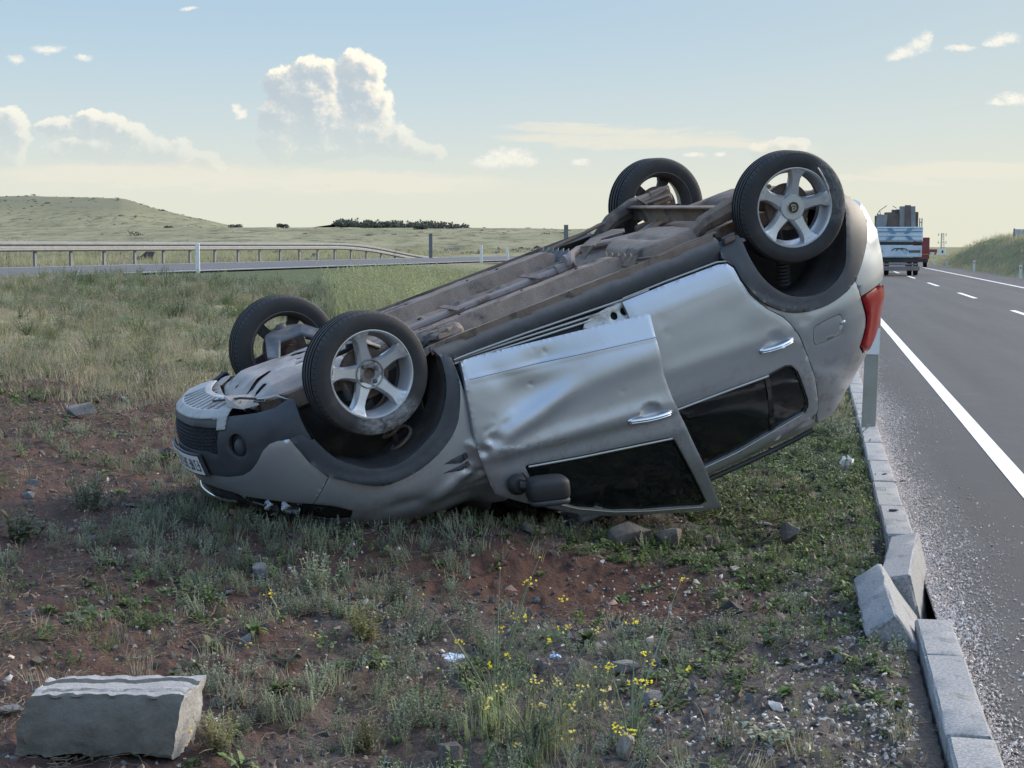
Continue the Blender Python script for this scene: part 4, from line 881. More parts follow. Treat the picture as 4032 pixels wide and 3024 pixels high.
# inner door aperture that the torn door leaves open
panel('aperture_shade_panel',[(.86,.06),(-.30,.10),(-.30,.3),(.86,.3)],Bo(-.060),M['seal'],car,.004,.06)  # black sheet standing in for the shade inside the opening
for k_,(dv,of) in enumerate(((.030,-.030),(.052,-.040))): stube(Bo(of),[(.85,.085+dv*.6),(.43,.095+dv),(-.05,.125+dv)],.007,'door_frame_rib',M['innerp'],car)
ap=panel('door_aperture',[(.05,.150),(-.15,.128),(-.30,.135),(-.30,.26),(-.18,.30),(-.02,.24),(.12,.19),(.10,.165)],Bo(-.028),M['innerp'],car,.01,.02,
 [[(-.128+.021*math.cos(a),.187+.021*math.sin(a)) for a in [2*PI*k/14 for k in range(14)]],[(-.065+.021*math.cos(a),.190+.021*math.sin(a)) for a in [2*PI*k/14 for k in range(14)]]],
 lambda s,v:.010*seg(s,v,(.86,.115),(-.3,.150),.012,.01)-.012*seg(s,v,(.7,.16),(.02,.185),.018,.05)+.008*seg(s,v,(.02,.215),(-.2,.245),.015,.04))
stube(Bo(-.010),[(.855,.092),(.43,.103),(-.15,.128),(-.3,.130)],.007,'door_seal',M['trim'],car)
panel('inner_shell',[(.93,.05),(-.9,.05),(-.9,.40),(-1.15,.60),(-1.15,.80),(.8,.76),(.88,.5)],Bo(-.075),M['seal'],car,.004,.08)
panel('inner_shell',[(1.0,.56),(1.7,.52),(1.7,.80),(1.0,.82)],Bo(-.06),M['seal'],car,.004,.1)

# ------------------------------------------------------------------ underside
def floor_h(x,y):
    """height of the floor pan; smaller z stands out towards the sky now"""
    ay=np.abs(y); z=.035+0*x
    tun=(1-sm(ay,.10,.17)); z=z+.11*tun*(1-.6*sm(-x,.3,.5))
    for c,w,h in((.43,.055,.075),(.70,.035,.035)): z=z-h*(sm(ay,c-w-.02,c-w)*(1-sm(ay,c+w,c+w+.02)))*(sm(x,-.45,-.30)if c<.5 else 1)*(1-sm(x,.93,1.0))
    z=z+.012*np.sin(y*70)*((ay>.50)&(ay<.64))*0
    for xc in(.62,.36,.08,-.12): z=z-.007*np.exp(-((x-xc+.12*np.abs(y-.3))/.016)**2)*(ay>.19)*(ay<.36)
    z=z-.010*np.exp(-((ay-.27)/.012)**2)*(x<.85)*(x>-.25)
    z=z+.07*sm(-x,.36,.42)*(1-sm(-x,.98,1.05)); z=z-.0*sm(-x,1.3,1.4)
    z=z+fbm(x*9,y*9,4,66)*.012
    return z
def ufn(x,y): return np.stack([x,y,floor_h(x,y)],-1)
panel('floor_pan',[(.99,-.745),(.99,.745),(-.98,.745),(-.98,.50),(-1.72,.50),(-1.72,-.50),(-.98,-.50),(-.98,-.745)],ufn,M['under'],car,.01,.022,out=(0,0,-1))
panel('bulkhead',[(-.60,.0),(.60,.0),(.6,.5),(-.6,.5)],lambda s,v:np.stack([1.0+.1*v,s,v+.02],-1),M['under'],car,.01,.08,out=(1,0,0))
for sd in(-1,1):
    MB().box((.08,sd*.752,.012),(1.72,.008,.05)).build('sill_flange',M['under'],car)
    # side member over the engine and at the tail
    MB().box((1.38,sd*.40,.06),(.80,.07,.10),bev=.01).build('side_member',M['under'],car)
    MB().box((-1.35,sd*.47,.07),(.75,.06,.10),bev=.01).build('side_member',M['under'],car)
MB().tube([(1.02,.03,.055),(.8,.01,.03),(.45,.0,.022),(.0,.0,.022),(-.16,.0,.018),(-.20,.0,.018)],.026,10).tube([(-.17,.0,.018),(-.245,-.005,.018)],[.040,.036],10).tube([(-.27,-.01,.02),(-.285,.02,.0),(-.33,.09,-.025),(-.40,.135,-.03),(-.52,.14,-.02),(-.62,.15,.0),(-.85,.20,.03),(-1.05,.28,.01),(-1.25,.30,.03),(-1.45,.1,.05)],.025,10).build('exhaust_pipe',M['pipe'],car)
MB().tube([(-.235,-.012,-.012),(-.255,-.014,-.012)],[.048,.048],14).tube([(-.225,-.05,-.01),(-.272,-.05,-.01)],.011,6).tube([(-.225,.03,-.015),(-.272,.03,-.015)],.011,6).build('exhaust_flange',M['pipe'],car)
V,Fc=sellipsoid((-1.52,.02,.06),(.17,.38,.085),.55); mesh('silencer',V,Fc,M['rust'],car,True)
for k in range(26):
    bx,by=[(.88,.30),(.80,-.30),(.62,.22),(.52,-.24),(.40,.30),(.30,-.28),(.15,.24),(.05,-.30),(-.10,.27),(-.18,-.26),(.70,.58),(.45,.57),(.18,.60),(-.08,.58),(.72,-.56),(.42,-.58),(.14,-.57),(-.12,-.6),(.60,.43),(.20,.43),(.62,-.43),(.24,-.43),(-.1,-.43),(.9,.43),(.85,-.43),(0,.43)][k]
    c=(bx,by,float(floor_h(np.array([bx]),np.array([by]))[0])); q=.016 if k<18 else .010
    MB().lathe([(-.006,0),(-.006,q*.7),(.0,q),(.004,q)],12,'z',c).build('floor_plug' if k<18 else 'floor_bolt',M['liner'] if k%3 else M['rust'],car)
for xx,yy,ww in((.50,0,.30),(-.02,0,.30)): MB().box((xx,yy,-.008),(.045,ww,.006),bev=.002).build('exhaust_bracket',M['rust'],car)
# fuel tank
def tankf(x,y):
    ex=np.abs((x+.62)/.245); ey=np.abs((y+.33)/.345); r=(ex**4+ey**4)**.25
    z=-.050+.13*sm(r,.72,1.0)-.010*np.exp(-((y+.30)/.02)**2)*0+.012*np.exp(-((x+.60)/.02)**2)*(ey<.6)
    z=z+.020*g2(x,y,-.62,-.20,.03,.05)+.020*g2(x,y,-.60,-.40,.02,.04)+.02*sm(x,-.55,-.42)+fbm(x*7,y*7,3,12)*.012
    return np.stack([x,y,z],-1)
tk=chaikin([(-.86,-.66),(-.86,.0),(-.385,.0),(-.385,-.66)],2,.12)
panel('fuel_tank',tk,tankf,M['under'],car,.01,.018,out=(0,0,-1))
MB().box((-.62,-.33,.055),(.47,.66,.06),bev=.02).build('tank_flange',M['under'],car)
# torn heat shields with saw-tooth edge
def saw(name,x0,y0,y1,z0,h,n,lean,mat):
    pts=[]; 
    for k in range(n+1):
        y=y0+(y1-y0)*k/n; pts.append((x0,y,z0))
    top=[]
    for k in range(n):
        ya=y0+(y1-y0)*k/n; yb=y0+(y1-y0)*(k+1)/n; top+=[(x0-lean,ya,z0-h),(x0-lean*.7+.004,(ya+yb)/2,z0-h*(.70+.1*random.random()))]
    top.append((x0-lean,y1,z0-h))
    V=pts+top; Fc=[]
    for k in range(n): a=n+1+2*k; Fc+=[(k,k+1,a+2,a+1,a)]
    o=mesh(name,V,Fc,mat,car); m_=o.modifiers.new('thick','SOLIDIFY'); m_.thickness=.006; return o
saw('heat_shield',-.345,.20,.62,.03,.062,6,.07,M['arm']); saw('heat_shield',-.335,-.64,-.28,.02,.060,5,.04,M['under'])
o=mesh('torn_liner',[(-.36,-.02,.0),(-.37,.02,-.06),(-.46,.06,-.075),(-.60,.04,-.085),(-.66,.0,-.07),(-.64,-.04,-.06),(-.5,-.01,-.065),(-.42,-.06,-.055)],[(0,1,7),(1,2,6,7),(2,3,5,6),(3,4,5)],M['under'],car); o.modifiers.new('thick','SOLIDIFY').thickness=.008
for P_,r in (([(.55,-.30,.0),(.2,-.31,.0),(-.25,-.33,-.005),(-.33,-.40,-.0),(-.45,-.70,-.0),(-.62,-.71,-.01),(-.85,-.68,.0)],.008),([(-.30,.55,.01),(-.45,.50,-.03),(-.62,.47,-.05),(-.75,.50,-.06),(-.88,.56,-.045),(-1.0,.6,-.03)],.012),([(-.40,.66,.0),(-.7,.62,-.03),(-.95,.62,-.03)],.007)):
    MB().tube(P_,r,8).build('brake_line',M['under'],car)
# underfloor scrapes and clods left by the crash
V,Fc=sellipsoid((.80,-.56,.0),(.13,.10,.04),.8,None,14,9); V=[(v[0]+random.uniform(-.012,.012),v[1]+random.uniform(-.012,.012),v[2]+random.uniform(-.008,.008)) for v in V]; mesh('mud_clod',V,Fc,M['under'],car,False)

# rear axle
ax=MB(); ax.box((-1.02,0,-.055),(.012,1.08,.085)).box((-1.055,0,-.012),(.085,1.08,.012)).box((-1.00,0,-.095),(.04,1.08,.010)); ax.tube([(-1.04,-.54,-.035),(-1.04,0,-.035),(-1.04,.54,-.035)],.014,8); ax.box((-1.04,-.02,-.035),(.05,.04,.04),bev=.008)
ax.build('rear_axle_beam',M['under'],car)
for sd in(-1,1):
    t=MB(); P=[(-.72,sd*.54,.03),(-.86,sd*.55,-.045),(-1.04,sd*.57,-.075),(-1.18,sd*.60,-.07),(-1.30,sd*.615,-.02)]
    t.tube(P,[.035,.050,.06,.055,.05],8); t.box((-1.17,sd*.555,-.080),(.24,.10,.02),(0,0,sd*.18),bev=.008); t.lathe([(-.045,0),(-.045,.030),(.045,.030),(.045,0)],14,'y',(-.74,sd*.54,.02))
    t.tube([(-1.12,sd*.52,-.07),(-1.06,sd*.50,-.12),(-1.02,sd*.51,-.07)],.010,6)
    t.box((-1.20,sd*.575,-.105),(.20,.12,.022),(0,R_(-10),sd*.15),bev=.008); t.box((-1.235,sd*.53,-.09),(.15,.02,.10),bev=.008)
    t.build('trailing_arm',M['under'],car)
    dm=MB().tube([(-1.30,sd*.60,.0),(-1.27,sd*.60,.24)],.022,10)
    for q in range(11): dm.tube([(-1.275+.004*q,sd*.60,.23+.020*q),(-1.273+.004*q,sd*.60,.243+.020*q)],[.040,.034],12)
    dm.build('damper',M['arm'],car)
    def coil(c0,c1,r,turns,w,name,mat):
        c0,c1=Vector(c0),Vector(c1); d=(c1-c0); a=d.normalized(); u=a.orthogonal().normalized(); v=a.cross(u); n=int(turns*14)
        return MB().tube([c0+d*(k/n)+(u*math.cos(2*PI*turns*k/n)+v*math.sin(2*PI*turns*k/n))*r for k in range(n+1)],w,6).build(name,mat,car)
    coil((-1.12,sd*.53,-.04),(-1.12,sd*.53,.16),.05,4,.008,'coil_spring',M['rust'])
    # front strut, spring, arm, driveshaft, steering rod
    coil((1.275,sd*.63,.13),(1.165,sd*.61,.50),.068,4.8,.0085,'coil_spring',M['under'])
    MB().tube([(1.27,sd*.625,.02),(1.23,sd*.60,.20)],.030,10).tube([(1.23,sd*.60,.19),(1.225,sd*.597,.21)],[.085,.075],16).tube([(1.23,sd*.60,.20),(1.19,sd*.545,.50)],.017,8).build('strut',M['liner'],car)
    bt=[(.0,.0),(.10,-.01),(.20,-.06),(.24,-.14)]
    A_=[Vector(p) for p in((1.335,sd*.665,-.135),(1.41,sd*.60,-.130),(1.49,sd*.36,-.05),(1.43,sd*.33,-.03),(1.36,sd*.48,-.095),(1.24,sd*.47,-.095),(1.13,sd*.33,-.02),(1.06,sd*.36,-.03),(1.19,sd*.56,-.120),(1.25,sd*.665,-.135))]
    o=MB().poly(A_,(0,0,.022)).build('control_arm',M['arm'],car); bv=o.modifiers.new('b','BEVEL'); bv.width=.008; bv.segments=2
    MB().lathe([(-.012,0),(-.012,.028),(.010,.034),(.02,.034)],18,'z',(1.29,sd*.645,-.140)).build('ball_joint',M['arm'],car)
    MB().tube([(1.295,sd*.15,.06),(1.295,sd*.30,.045),(1.295,sd*.62,.0)],[.030,.014,.018],10).tube([(1.295,sd*.54,.008),(1.295,sd*.64,.0)],[.045,.03],12).build('driveshaft',M['rust'],car)
    MB().tube([(1.15,sd*.22,.0),(1.16,sd*.45,-.025),(1.175,sd*.62,-.03)],.010,8).build('steering_rod',M['arm'],car)
MB().box((1.16,0,.02),(.22,.75,.06),bev=.02).build('subframe',M['under'],car)
V,Fc=sellipsoid((1.45,-.02,.16),(.28,.34,.16),.6); mesh('engine_sump',V,Fc,M['liner'],car,True)

# engine undershield with its slots
def shf(x,y): return np.stack([x,y,-.035+.055*sm(np.abs(y-.0),.30,.48)+.05*sm(x,1.66,1.82)+.010*np.cos((y-.35*(1.8-x))*38)*(x<1.74)*(x>1.42)+fbm(x*6,y*6,3,8)*.015],-1)
def slot(a,b,w,k=1.5):
    w=w*k
    a=np.array(a);b=np.array(b);d=(b-a)/np.linalg.norm(b-a);n=np.array([-d[1],d[0]])*w
    return [tuple(a+n*.3),tuple(a+d*.012+n),tuple(b-d*.012+n),tuple(b+n*.3),tuple(b-n*.3),tuple(b-d*.012-n),tuple(a+d*.012-n),tuple(a-n*.3)]
def oval(c,a,b,r=0): return [(c[0]+a*math.cos(t)*math.cos(r)-b*math.sin(t)*math.sin(r),c[1]+a*math.cos(t)*math.sin(r)+b*math.sin(t)*math.cos(r)) for t in [2*PI*k/14 for k in range(14)]]
sh=chaikin([(1.84,-.33),(1.77,-.43),(1.50,-.40),(1.30,-.42),(1.25,-.30),(1.24,.36),(1.34,.45),(1.60,.47),(1.76,.40),(1.83,.10)],1)
panel('engine_undershield',sh,shf,M['shield'],car,.006,.02,[slot((1.755,.27),(1.65,.33),.008),slot((1.760,.12),(1.575,.26),.009),slot((1.765,-.14),(1.58,-.01),.009),slot((1.765,-.27),(1.67,-.235),.008),oval((1.345,.25),.05,.028,.5),oval((1.40,.10),.036,.020,.5),oval((1.41,-.03),.036,.020,.5)],out=(0,0,-1))
MB().box((1.53,0,.10),(.45,.72,.01)).build('engine_bay_shade_sheet',M['ink'],car)  # black sheet added behind the slots to stand for the bay's shade
# front undertray and scuffed silver chin
def trf(x,y): return np.stack([x,y,-.012-.02*sm(x,1.9,2.05)+.03*sm(np.abs(y),.45,.66)+fbm(x*8,y*8,3,9)*.018],-1)
lip=[tuple(float(c) for c in spt(Bo(-.10),s,-.04)[:2]) for s in np.linspace(1.86,2*SMAXF-1.86,25)]
tray=lip+[(1.66,.60),(1.70,.44),(1.80,.30),(1.85,.0),(1.83,-.30),(1.70,-.46),(1.66,-.60)]
panel('undertray',tray,trf,M['tray'],car,.006,.025,[slot((1.90,.16),(1.85,.17),.012),slot((1.90,.22),(1.85,.23),.012),slot((1.91,-.36),(1.84,-.42),.010),slot((1.92,.34),(1.86,.42),.01)],out=(0,0,-1))
mesh('torn_flap',[(1.78,-.36,-.03),(1.90,-.30,-.05),(1.935,-.44,-.03),(1.88,-.50,-.005),(1.80,-.52,.0),(1.92,-.36,-.075)],[(0,1,5),(5,1,2),(0,5,3),(5,2,3),(0,3,4)],M['tray'],car)
MB().tube([(1.80,-.50,-.03),(1.86,-.44,-.05),(1.90,-.34,-.045),(1.95,-.20,-.04)],.006,6).tube([(1.78,-.56,-.01),(1.82,-.52,-.025),(1.80,-.47,-.02),(1.76,-.5,-.01),(1.78,-.56,-.01)],.004,6).build('torn_edge_strip',M['black'],car)
def chf(s,t):  # t 0 at the front edge (wraps up the bumper face) to 1 at the inner rim
    P0=B(s,np.where((s<2.20)|(s>2*SMAXF-2.20),.055,.026)+0*s,.018); P1=B(s,.0+0*s,.018); P2=B(s,-.025+0*s,.004); P3=B(s,-.035+0*s,-.12); P4=B(s,-.035+0*s,-.15)
    P3[:,2]-=.004; 
    ks=[0,.12,.20,.88,1.0]; Ps=[P0,P1,P2,P3,P4]; out=np.zeros_like(P0)
    for i in range(3): out[:,i]=[np.interp(tt,ks,[p[j,i] for p in Ps]) for j,tt in enumerate(t)]
    return out
def chd(s,t):
    ph=((s-2.12)/.082)%1.0; inr=(s>2.17)&(s<2*SMAXF-2.17)
    return 0*s
panel('skid_plate',[(2.10,.0),(2.16,-.0),(2.165,.10),(SMAXF,.10),(2*SMAXF-2.165,.10),(2*SMAXF-2.16,0),(2*SMAXF-2.10,.0),(2*SMAXF-2.06,.5),(2*SMAXF-2.10,1.0),(SMAXF,1.0),(2.10,1.0),(2.06,.5)],chf,M['chin'],car,.008,.014,[[(c_+.006,.25),(c_+.052,.25),(c_+.044,.84),(c_+.002,.84)] for c_ in [2.20+.084*k for k in range(10)]],chd,hem=.004,cen=(1.2,0,.6))
panel('slot_shade_backing',[(2.17,.36),(2*SMAXF-2.17,.36),(2*SMAXF-2.17,.9),(2.17,.9)],lambda s,t: chf(s,t)+np.array([0,0,.022]),M['tray'],car,.004,.04,out=(0,0,-1))  # added strip, darker than the chin, for the shade inside its slots

# ------------------------------------------------------------------ wheels
def tyre_mat_detail():
    """tread rubber: sipes across the shoulder, bumped and with their shade put in as black, in the angle round the axle"""
    m=M['tyre'].copy(); m.name='tread_rubber'; t=NT(m.node_tree); b=t.n['Principled BSDF']; co=t.add('ShaderNodeTexCoord').outputs['Object']
    sp=t.add('ShaderNodeSeparateXYZ'); t.l.new(co,sp.inputs[0]); a=t.math('ARCTAN2',sp.outputs[2],sp.outputs[0])
    w=t.math('FRACT',t.math('ADD',t.math('MULTIPLY',a,68/(2*PI)),t.math('MULTIPLY',sp.outputs[1],7))); sip=t.math('MULTIPLY',t.math('LESS_THAN',t.math('ABSOLUTE',t.math('SUBTRACT',w,.5)),.085),t.math('GREATER_THAN',t.math('ABSOLUTE',sp.outputs[1]),.048))
    old=b.inputs['Base Color'].links[0].from_socket; t.put(b.inputs['Base Color'],t.mix(sip,old,(.004,.004,.004)))
    bp=t.add('ShaderNodeBump'); bp.inputs['Strength'].default_value=1; bp.inputs['Distance'].default_value=.006; t.put(bp.inputs['Height'],t.math('SUBTRACT',1.0,sip)); t.l.new(bp.outputs[0],b.inputs['Normal']); return m
M['tread']=tyre_mat_detail()
def scuffed_tyre(sc):
    a0,aw,amt=sc; m=M['tyre'].copy(); m.name='scraped_tyre'; t=NT(m.node_tree); b=t.n['Principled BSDF']; co=t.add('ShaderNodeTexCoord').outputs['Object']
    sp=t.add('ShaderNodeSeparateXYZ'); t.l.new(co,sp.inputs[0]); cx,cz=math.cos(R_(a0)),math.sin(R_(a0))
    ln=t.vec('LENGTH',t.vec('MULTIPLY',co,(1,0,1))); dt=t.math('DIVIDE',t.math('ADD',t.math('MULTIPLY',sp.outputs[0],cx),t.math('MULTIPLY',sp.outputs[2],cz)),ln)
    k=t.rng(dt,math.cos(R_(aw)),math.cos(R_(aw*.45)),0,1,True); a=t.math('ARCTAN2',sp.outputs[2],sp.outputs[0])
    cb=t.add('ShaderNodeCombineXYZ'); t.put(cb.inputs[0],t.math('MULTIPLY',a,.45)); t.put(cb.inputs[1],t.math('MULTIPLY',ln,3.2))
    n=t.noise(cb.outputs[0],16,6,.7); n2=t.noise(co,9,5,.65); f=t.math('MULTIPLY',t.math('MULTIPLY',k,amt),t.rng(t.math('ADD',n,t.math('MULTIPLY',t.math('SUBTRACT',n2,.5),.8)),.36,.66,.08,1),clamp=True)
    old=b.inputs['Base Color'].links[0].from_socket; t.put(b.inputs['Base Color'],t.mix(f,old,(.24,.24,.235))); return m
M['tyre_side']=M['tyre']
def make_wheel(name_label,c,out,yaw,spoke0,cap,scuffs,rim_in_dark=True):
    """out: -1 when the outer face looks to -y. spoke0: direction of one spoke, degrees in the xz plane"""
    w=MB().lathe([(out*.03,.0),(out*.03,.075),(-out*.005,.08),(-out*.005,.125),(-out*.012,.13),(-out*.012,.13),(-out*.03,.13),(-out*.03,.075),(-out*.09,.06),(-out*.09,0)],40).build('wheel',M['rust'],car)
    w.location=c; w.rotation_euler=(0,0,yaw); w['label']=name_label
    pr=[(-.082,.215),(-.090,.222),(-.097,.245),(-.0985,.262),(-.094,.283),(-.086,.2965),(-.074,.3045)]
    prof=pr[:]
    for g in(-.050,-.018,.018,.050): prof+=[(g-.0075,.3085),(g-.0062,.3085-.010),(g+.0062,.3085-.010),(g+.0075,.3085)]
    prof+=[(-a,b) for a,b in pr[::-1]]
    ty=MB().lathe(prof,96); o=ty.build('tyre',[M['tyre_side'] if not scuffs else scuffed_tyre(scuffs[0]),M['tread'],M['groove']],w,25)
    mi=[]; m=len(prof)
    for k in range(96):
        for j in range(m-1): mi.append((2 if (7<=j<=m-9 and (j-7)%4 in(0,1,2)) else 1) if 5<=j<=m-7 else 0)
    o.data.polygons.foreach_set('material_index',np.array(mi,np.int32))
    for (a0,a1,r0,r1) in []:
        V=[];n=26;rg=7
        for i in range(n+1):
            a=R_(a0+(a1-a0)*i/n); e=abs(math.sin(PI*i/n))**.5
            for j in range(rg+1):
                r=r0+(r1-r0)*j/rg*(.75+.25*e); oo=np.interp(r,[.222,.245,.262,.283,.2965,.3045],[.090,.097,.0985,.094,.086,.074])+.0012+random.uniform(0,.0012)
                V.append((r*math.cos(a),out*oo,r*math.sin(a)))
        mesh('tyre_scuff',V,[(i*(rg+1)+j,(i+1)*(rg+1)+j,(i+1)*(rg+1)+j+1,i*(rg+1)+j+1) for i in range(n) for j in range(rg)],M['tyre_scuff'],w,True)
    s=out
    rim=MB().lathe([(s*.080,.222),(s*.089,.219),(s*.0895,.214),(s*.084,.209),(s*.072,.204),(s*.045,.195),(s*.0,.186)],72).build('rim',M['alloy'],w,50)
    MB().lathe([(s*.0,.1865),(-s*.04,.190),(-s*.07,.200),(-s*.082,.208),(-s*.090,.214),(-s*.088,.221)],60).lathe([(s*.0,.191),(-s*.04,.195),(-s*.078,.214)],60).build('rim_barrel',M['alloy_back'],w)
    st=[(.050,.046,.052),(.075,.040,.056),(.10,.0345,.060),(.13,.031,.064),(.16,.0315,.069),(.185,.037,.075),(.203,.043,.082),(.211,.044,.086)]
    for k in range(5):
        an=R_(spoke0+72*k); V=[];Fc=[]; bi=[]
        sec=lambda hw,o_:[(-hw,o_-.050),(-hw,o_-.020),(-hw*.80,o_-.006),(-hw*.62,o_),(hw*.62,o_),(hw*.80,o_-.006),(hw,o_-.020),(hw,o_-.050)]
        for (r,hw,o_) in st:
            pl=.62 if r<.15 else .62+.3*min(1,(r-.15)/.05)
            S_=[(-hw,o_-.048),(-hw,o_-.022*(1 if r<.18 else .5)),(-hw*(pl+.12),o_-.007*(1 if r<.19 else .3)),(-hw*pl,o_),(hw*pl,o_),(hw*(pl+.12),o_-.007*(1 if r<.19 else .3)),(hw,o_-.022*(1 if r<.18 else .5)),(hw,o_-.048)]
            for t_,oo in S_: V.append((r*math.cos(an)-t_*math.sin(an),s*oo,r*math.sin(an)+t_*math.cos(an)))
        m8=8
        for i in range(len(st)-1):
            for j in range(m8-1): Fc.append((i*m8+j,(i+1)*m8+j,(i+1)*m8+j+1,i*m8+j+1))
            Fc.append((i*m8+7,(i+1)*m8+7,(i+1)*m8,i*m8)); bi.append(len(Fc)-1)
        if s>0: pass
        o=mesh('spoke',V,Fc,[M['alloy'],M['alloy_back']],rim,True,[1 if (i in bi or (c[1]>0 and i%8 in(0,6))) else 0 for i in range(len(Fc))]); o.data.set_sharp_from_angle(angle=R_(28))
        # scraped spoke end
        if scuffs:
            Vs=[]
            for (r,hw,oo) in((.186,.020,.0765),(.200,.030,.083),(.2095,.033,.0875)):
                for q_ in(-1,-.3,.3,1): t_=q_*hw+random.uniform(-.003,.003); Vs.append(((r+random.uniform(-.003,.003))*math.cos(an)-t_*math.sin(an),s*oo,(r)*math.sin(an)+t_*math.cos(an)))
            mesh('scrape',Vs,[(i*4+j,(i+1)*4+j,(i+1)*4+j+1,i*4+j+1) for i in range(2) for j in range(3)],M['alloy_scrape'],rim)
    if cap:
        h=MB().lathe([(s*.066,0),(s*.066,.028),(s*.064,.030),(s*.064,.066),(s*.058,.071),(s*.03,.071)],40).build('hub_cap',M['alloy'],w,40)
        MB().lathe([(s*.066,.0),(s*.0675,.001),(s*.0675,.029)],30).build('badge_disc',M['ink'],w)
        rg=MB().lathe([(s*.0665,.029),(s*.069,.030),(s*.069,.034),(s*.066,.0345)],30).build('badge_ring',M['chrome'],w)
        # emblem: an upright D outline, drawn as it stands on the hanging wheel
        def dshape(k): return [(-.014*k,-.019*k),(.004*k,-.019*k),(.016*k,-.012*k),(.018*k,0),(.016*k,.012*k),(.004*k,.019*k),(-.014*k,.019*k),(-.009*k,0)]
        def cut(k): return [(-.006*k,-.012*k),(.003*k,-.012*k),(.010*k,-.006*k),(.011*k,.006*k),(.003*k,.012*k),(-.006*k,.012*k)]
        rot=R_(175)
        em=[(x*math.cos(rot)-z*math.sin(rot),x*math.sin(rot)+z*math.cos(rot)) for x,z in dshape(.95)]; hc=[(x*math.cos(rot)-z*math.sin(rot),x*math.sin(rot)+z*math.cos(rot)) for x,z in cut(.95)]
        panel('badge_emblem',em,lambda a,b:np.stack([a,0*a+s*.0705,b],-1),M['chrome'],w,.003,.008,[hc],out=(0,s,0),hem=0)
        panel('badge_emblem',[(.0045*math.cos(t)*1.0+x0,.006*math.sin(t)) for t in [2*PI*k/8 for k in range(8)] for x0 in(0,)],lambda a,b:np.stack([a,0*a+s*.0705,b],-1),M['chrome'],w,.003,.008,(),out=(0,s,0),hem=0)
    else:
        MB().lathe([(s*.058,.074),(s*.062,.071),(s*.060,.067),(s*.052,.065),(s*.050,.030),(s*.046,.028),(s*.020,.026),(s*.018,.012),(s*.026,.010),(s*.026,0)],40).build('hub_face',M['hub'],w,40)
        for k in range(4):
            a=R_(20+90*k); c2=(.047*math.cos(a),s*.042,.047*math.sin(a)); MB().lathe([(s*.0,.0125),(s*.016,.0115),(s*.019,.008),(s*.019,0)],6,c=c2,sm=False).build('wheel_bolt',M['arm'],w)
    return w
wfr=make_wheel('front wheel with no centre cap, tyre scraped pale',(1.295,-.74,.0),-1,-.085,-93+360/5*0,False,[(92,46,.9)])
wrr=make_wheel('rear wheel with centre cap and emblem, bent out of line',(-1.295,-.7416,0),-1,.186,-112,True,[(188,52,.55)])
wfl=make_wheel('far front wheel seen from its dusty inner side',(1.295,.74,0),1,-.030,-60,False,[])
wrl=make_wheel('far rear wheel seen from its dark inner side',(-1.295,.7416,0),1,0,-60,True,[])
for wh,sd in((wfr,-1),(wfl,1)):
    MB().box((.09,-sd*.035,.04),(.07,.06,.15),bev=.015).build('brake_caliper',M['arm'],wh)
    mb=MB(); 
    mb.lathe([(-sd*.02,.0),(-sd*.02,.05),(-sd*.075,.045),(-sd*.09,.03),(-sd*.09,0)],20); mb.box((-.0,-sd*.06,-.06),(.06,.05,.09),bev=.01); mb.build('steering_knuckle',M['arm'],wh)
# bent rim lip peeled off the rear wheel
P_=[]
for k in range(15):
    a=R_(224-36*k/14); r=.216+.012*math.sin(PI*k/14)*0+.030*(1-k/14)**2; P_.append((r*math.cos(a),-.094-.012*(1-k/14),r*math.sin(a)))
MB().tube(P_,[.005]*14+[.003],6).build('peeled_rim_lip',M['alloy_scrape'],wrr)

# ------------------------------------------------------------------ placing things by where they stand
def at(x,y,dz=0.0):
    """ground point seen at photo pixel (x,y)"""
    d=Vector(((x-2016)/FPX,1,-(y-1512)/FPX)); c,s=math.cos(PITCH),math.sin(PITCH); w=Vector((d.x,d.y*c+d.z*s,-d.y*s+d.z*c))
    t=np.concatenate([np.arange(2.5,30,.02),np.arange(30,900,.5)]); X,Y,Z=w.x*t,w.y*t,CAMH+w.z*t
    k=np.argmax(Z<ground_h(X,Y)); return Vector((X[k],Y[k],float(ground_h(X[k:k+1],Y[k:k+1])[0])+dz))
from mathutils import noise as mnoise
import bmesh
def rock_mesh(seed,sx=1,sy=1,sz=.6,rough=.10,sub=2,npts=13):
    r=random.Random(seed); bm=bmesh.new()
    for _ in range(npts):
        v=Vector((r.gauss(0,1),r.gauss(0,1),r.gauss(0,1))).normalized()*r.uniform(.42,.54); bm.verts.new((v.x*sx,v.y*sy,v.z*sz))
    res=bmesh.ops.convex_hull(bm,input=bm.verts); bmesh.ops.delete(bm,geom=[g for g in res['geom_interior'] if isinstance(g,bmesh.types.BMVert)],context='VERTS')
    bmesh.ops.bevel(bm,geom=list(bm.edges),offset=.012,segments=1,affect='EDGES')
    bmesh.ops.triangulate(bm,faces=bm.faces)
    if sub:
        bmesh.ops.subdivide_edges(bm,edges=bm.edges,cuts=sub,use_grid_fill=True)
        o=Vector((seed*3.1,seed*1.7,0))
        for v in bm.verts:
            n=mnoise.fractal(v.co*4+o,1,2,4); v.co*=1+rough*n
    me=bpy.data.meshes.new('rock'); bm.to_mesh(me); bm.free()
    me.polygons.foreach_set('use_smooth',np.ones(len(me.polygons),bool)); me.set_sharp_from_angle(angle=R_(22)); return me
def rmat(n,a,b,c,bs=40): return mk(n,a,b,7,.92,0,.9,bs,c,3.5,.54,disp=.012)
M['rock_brown']=rmat('brown_basalt',(.10,.08,.066),(.165,.14,.12),(.06,.048,.04)); M['rock_grey']=rmat('grey_basalt',(.15,.15,.15),(.215,.215,.215),(.10,.095,.09))
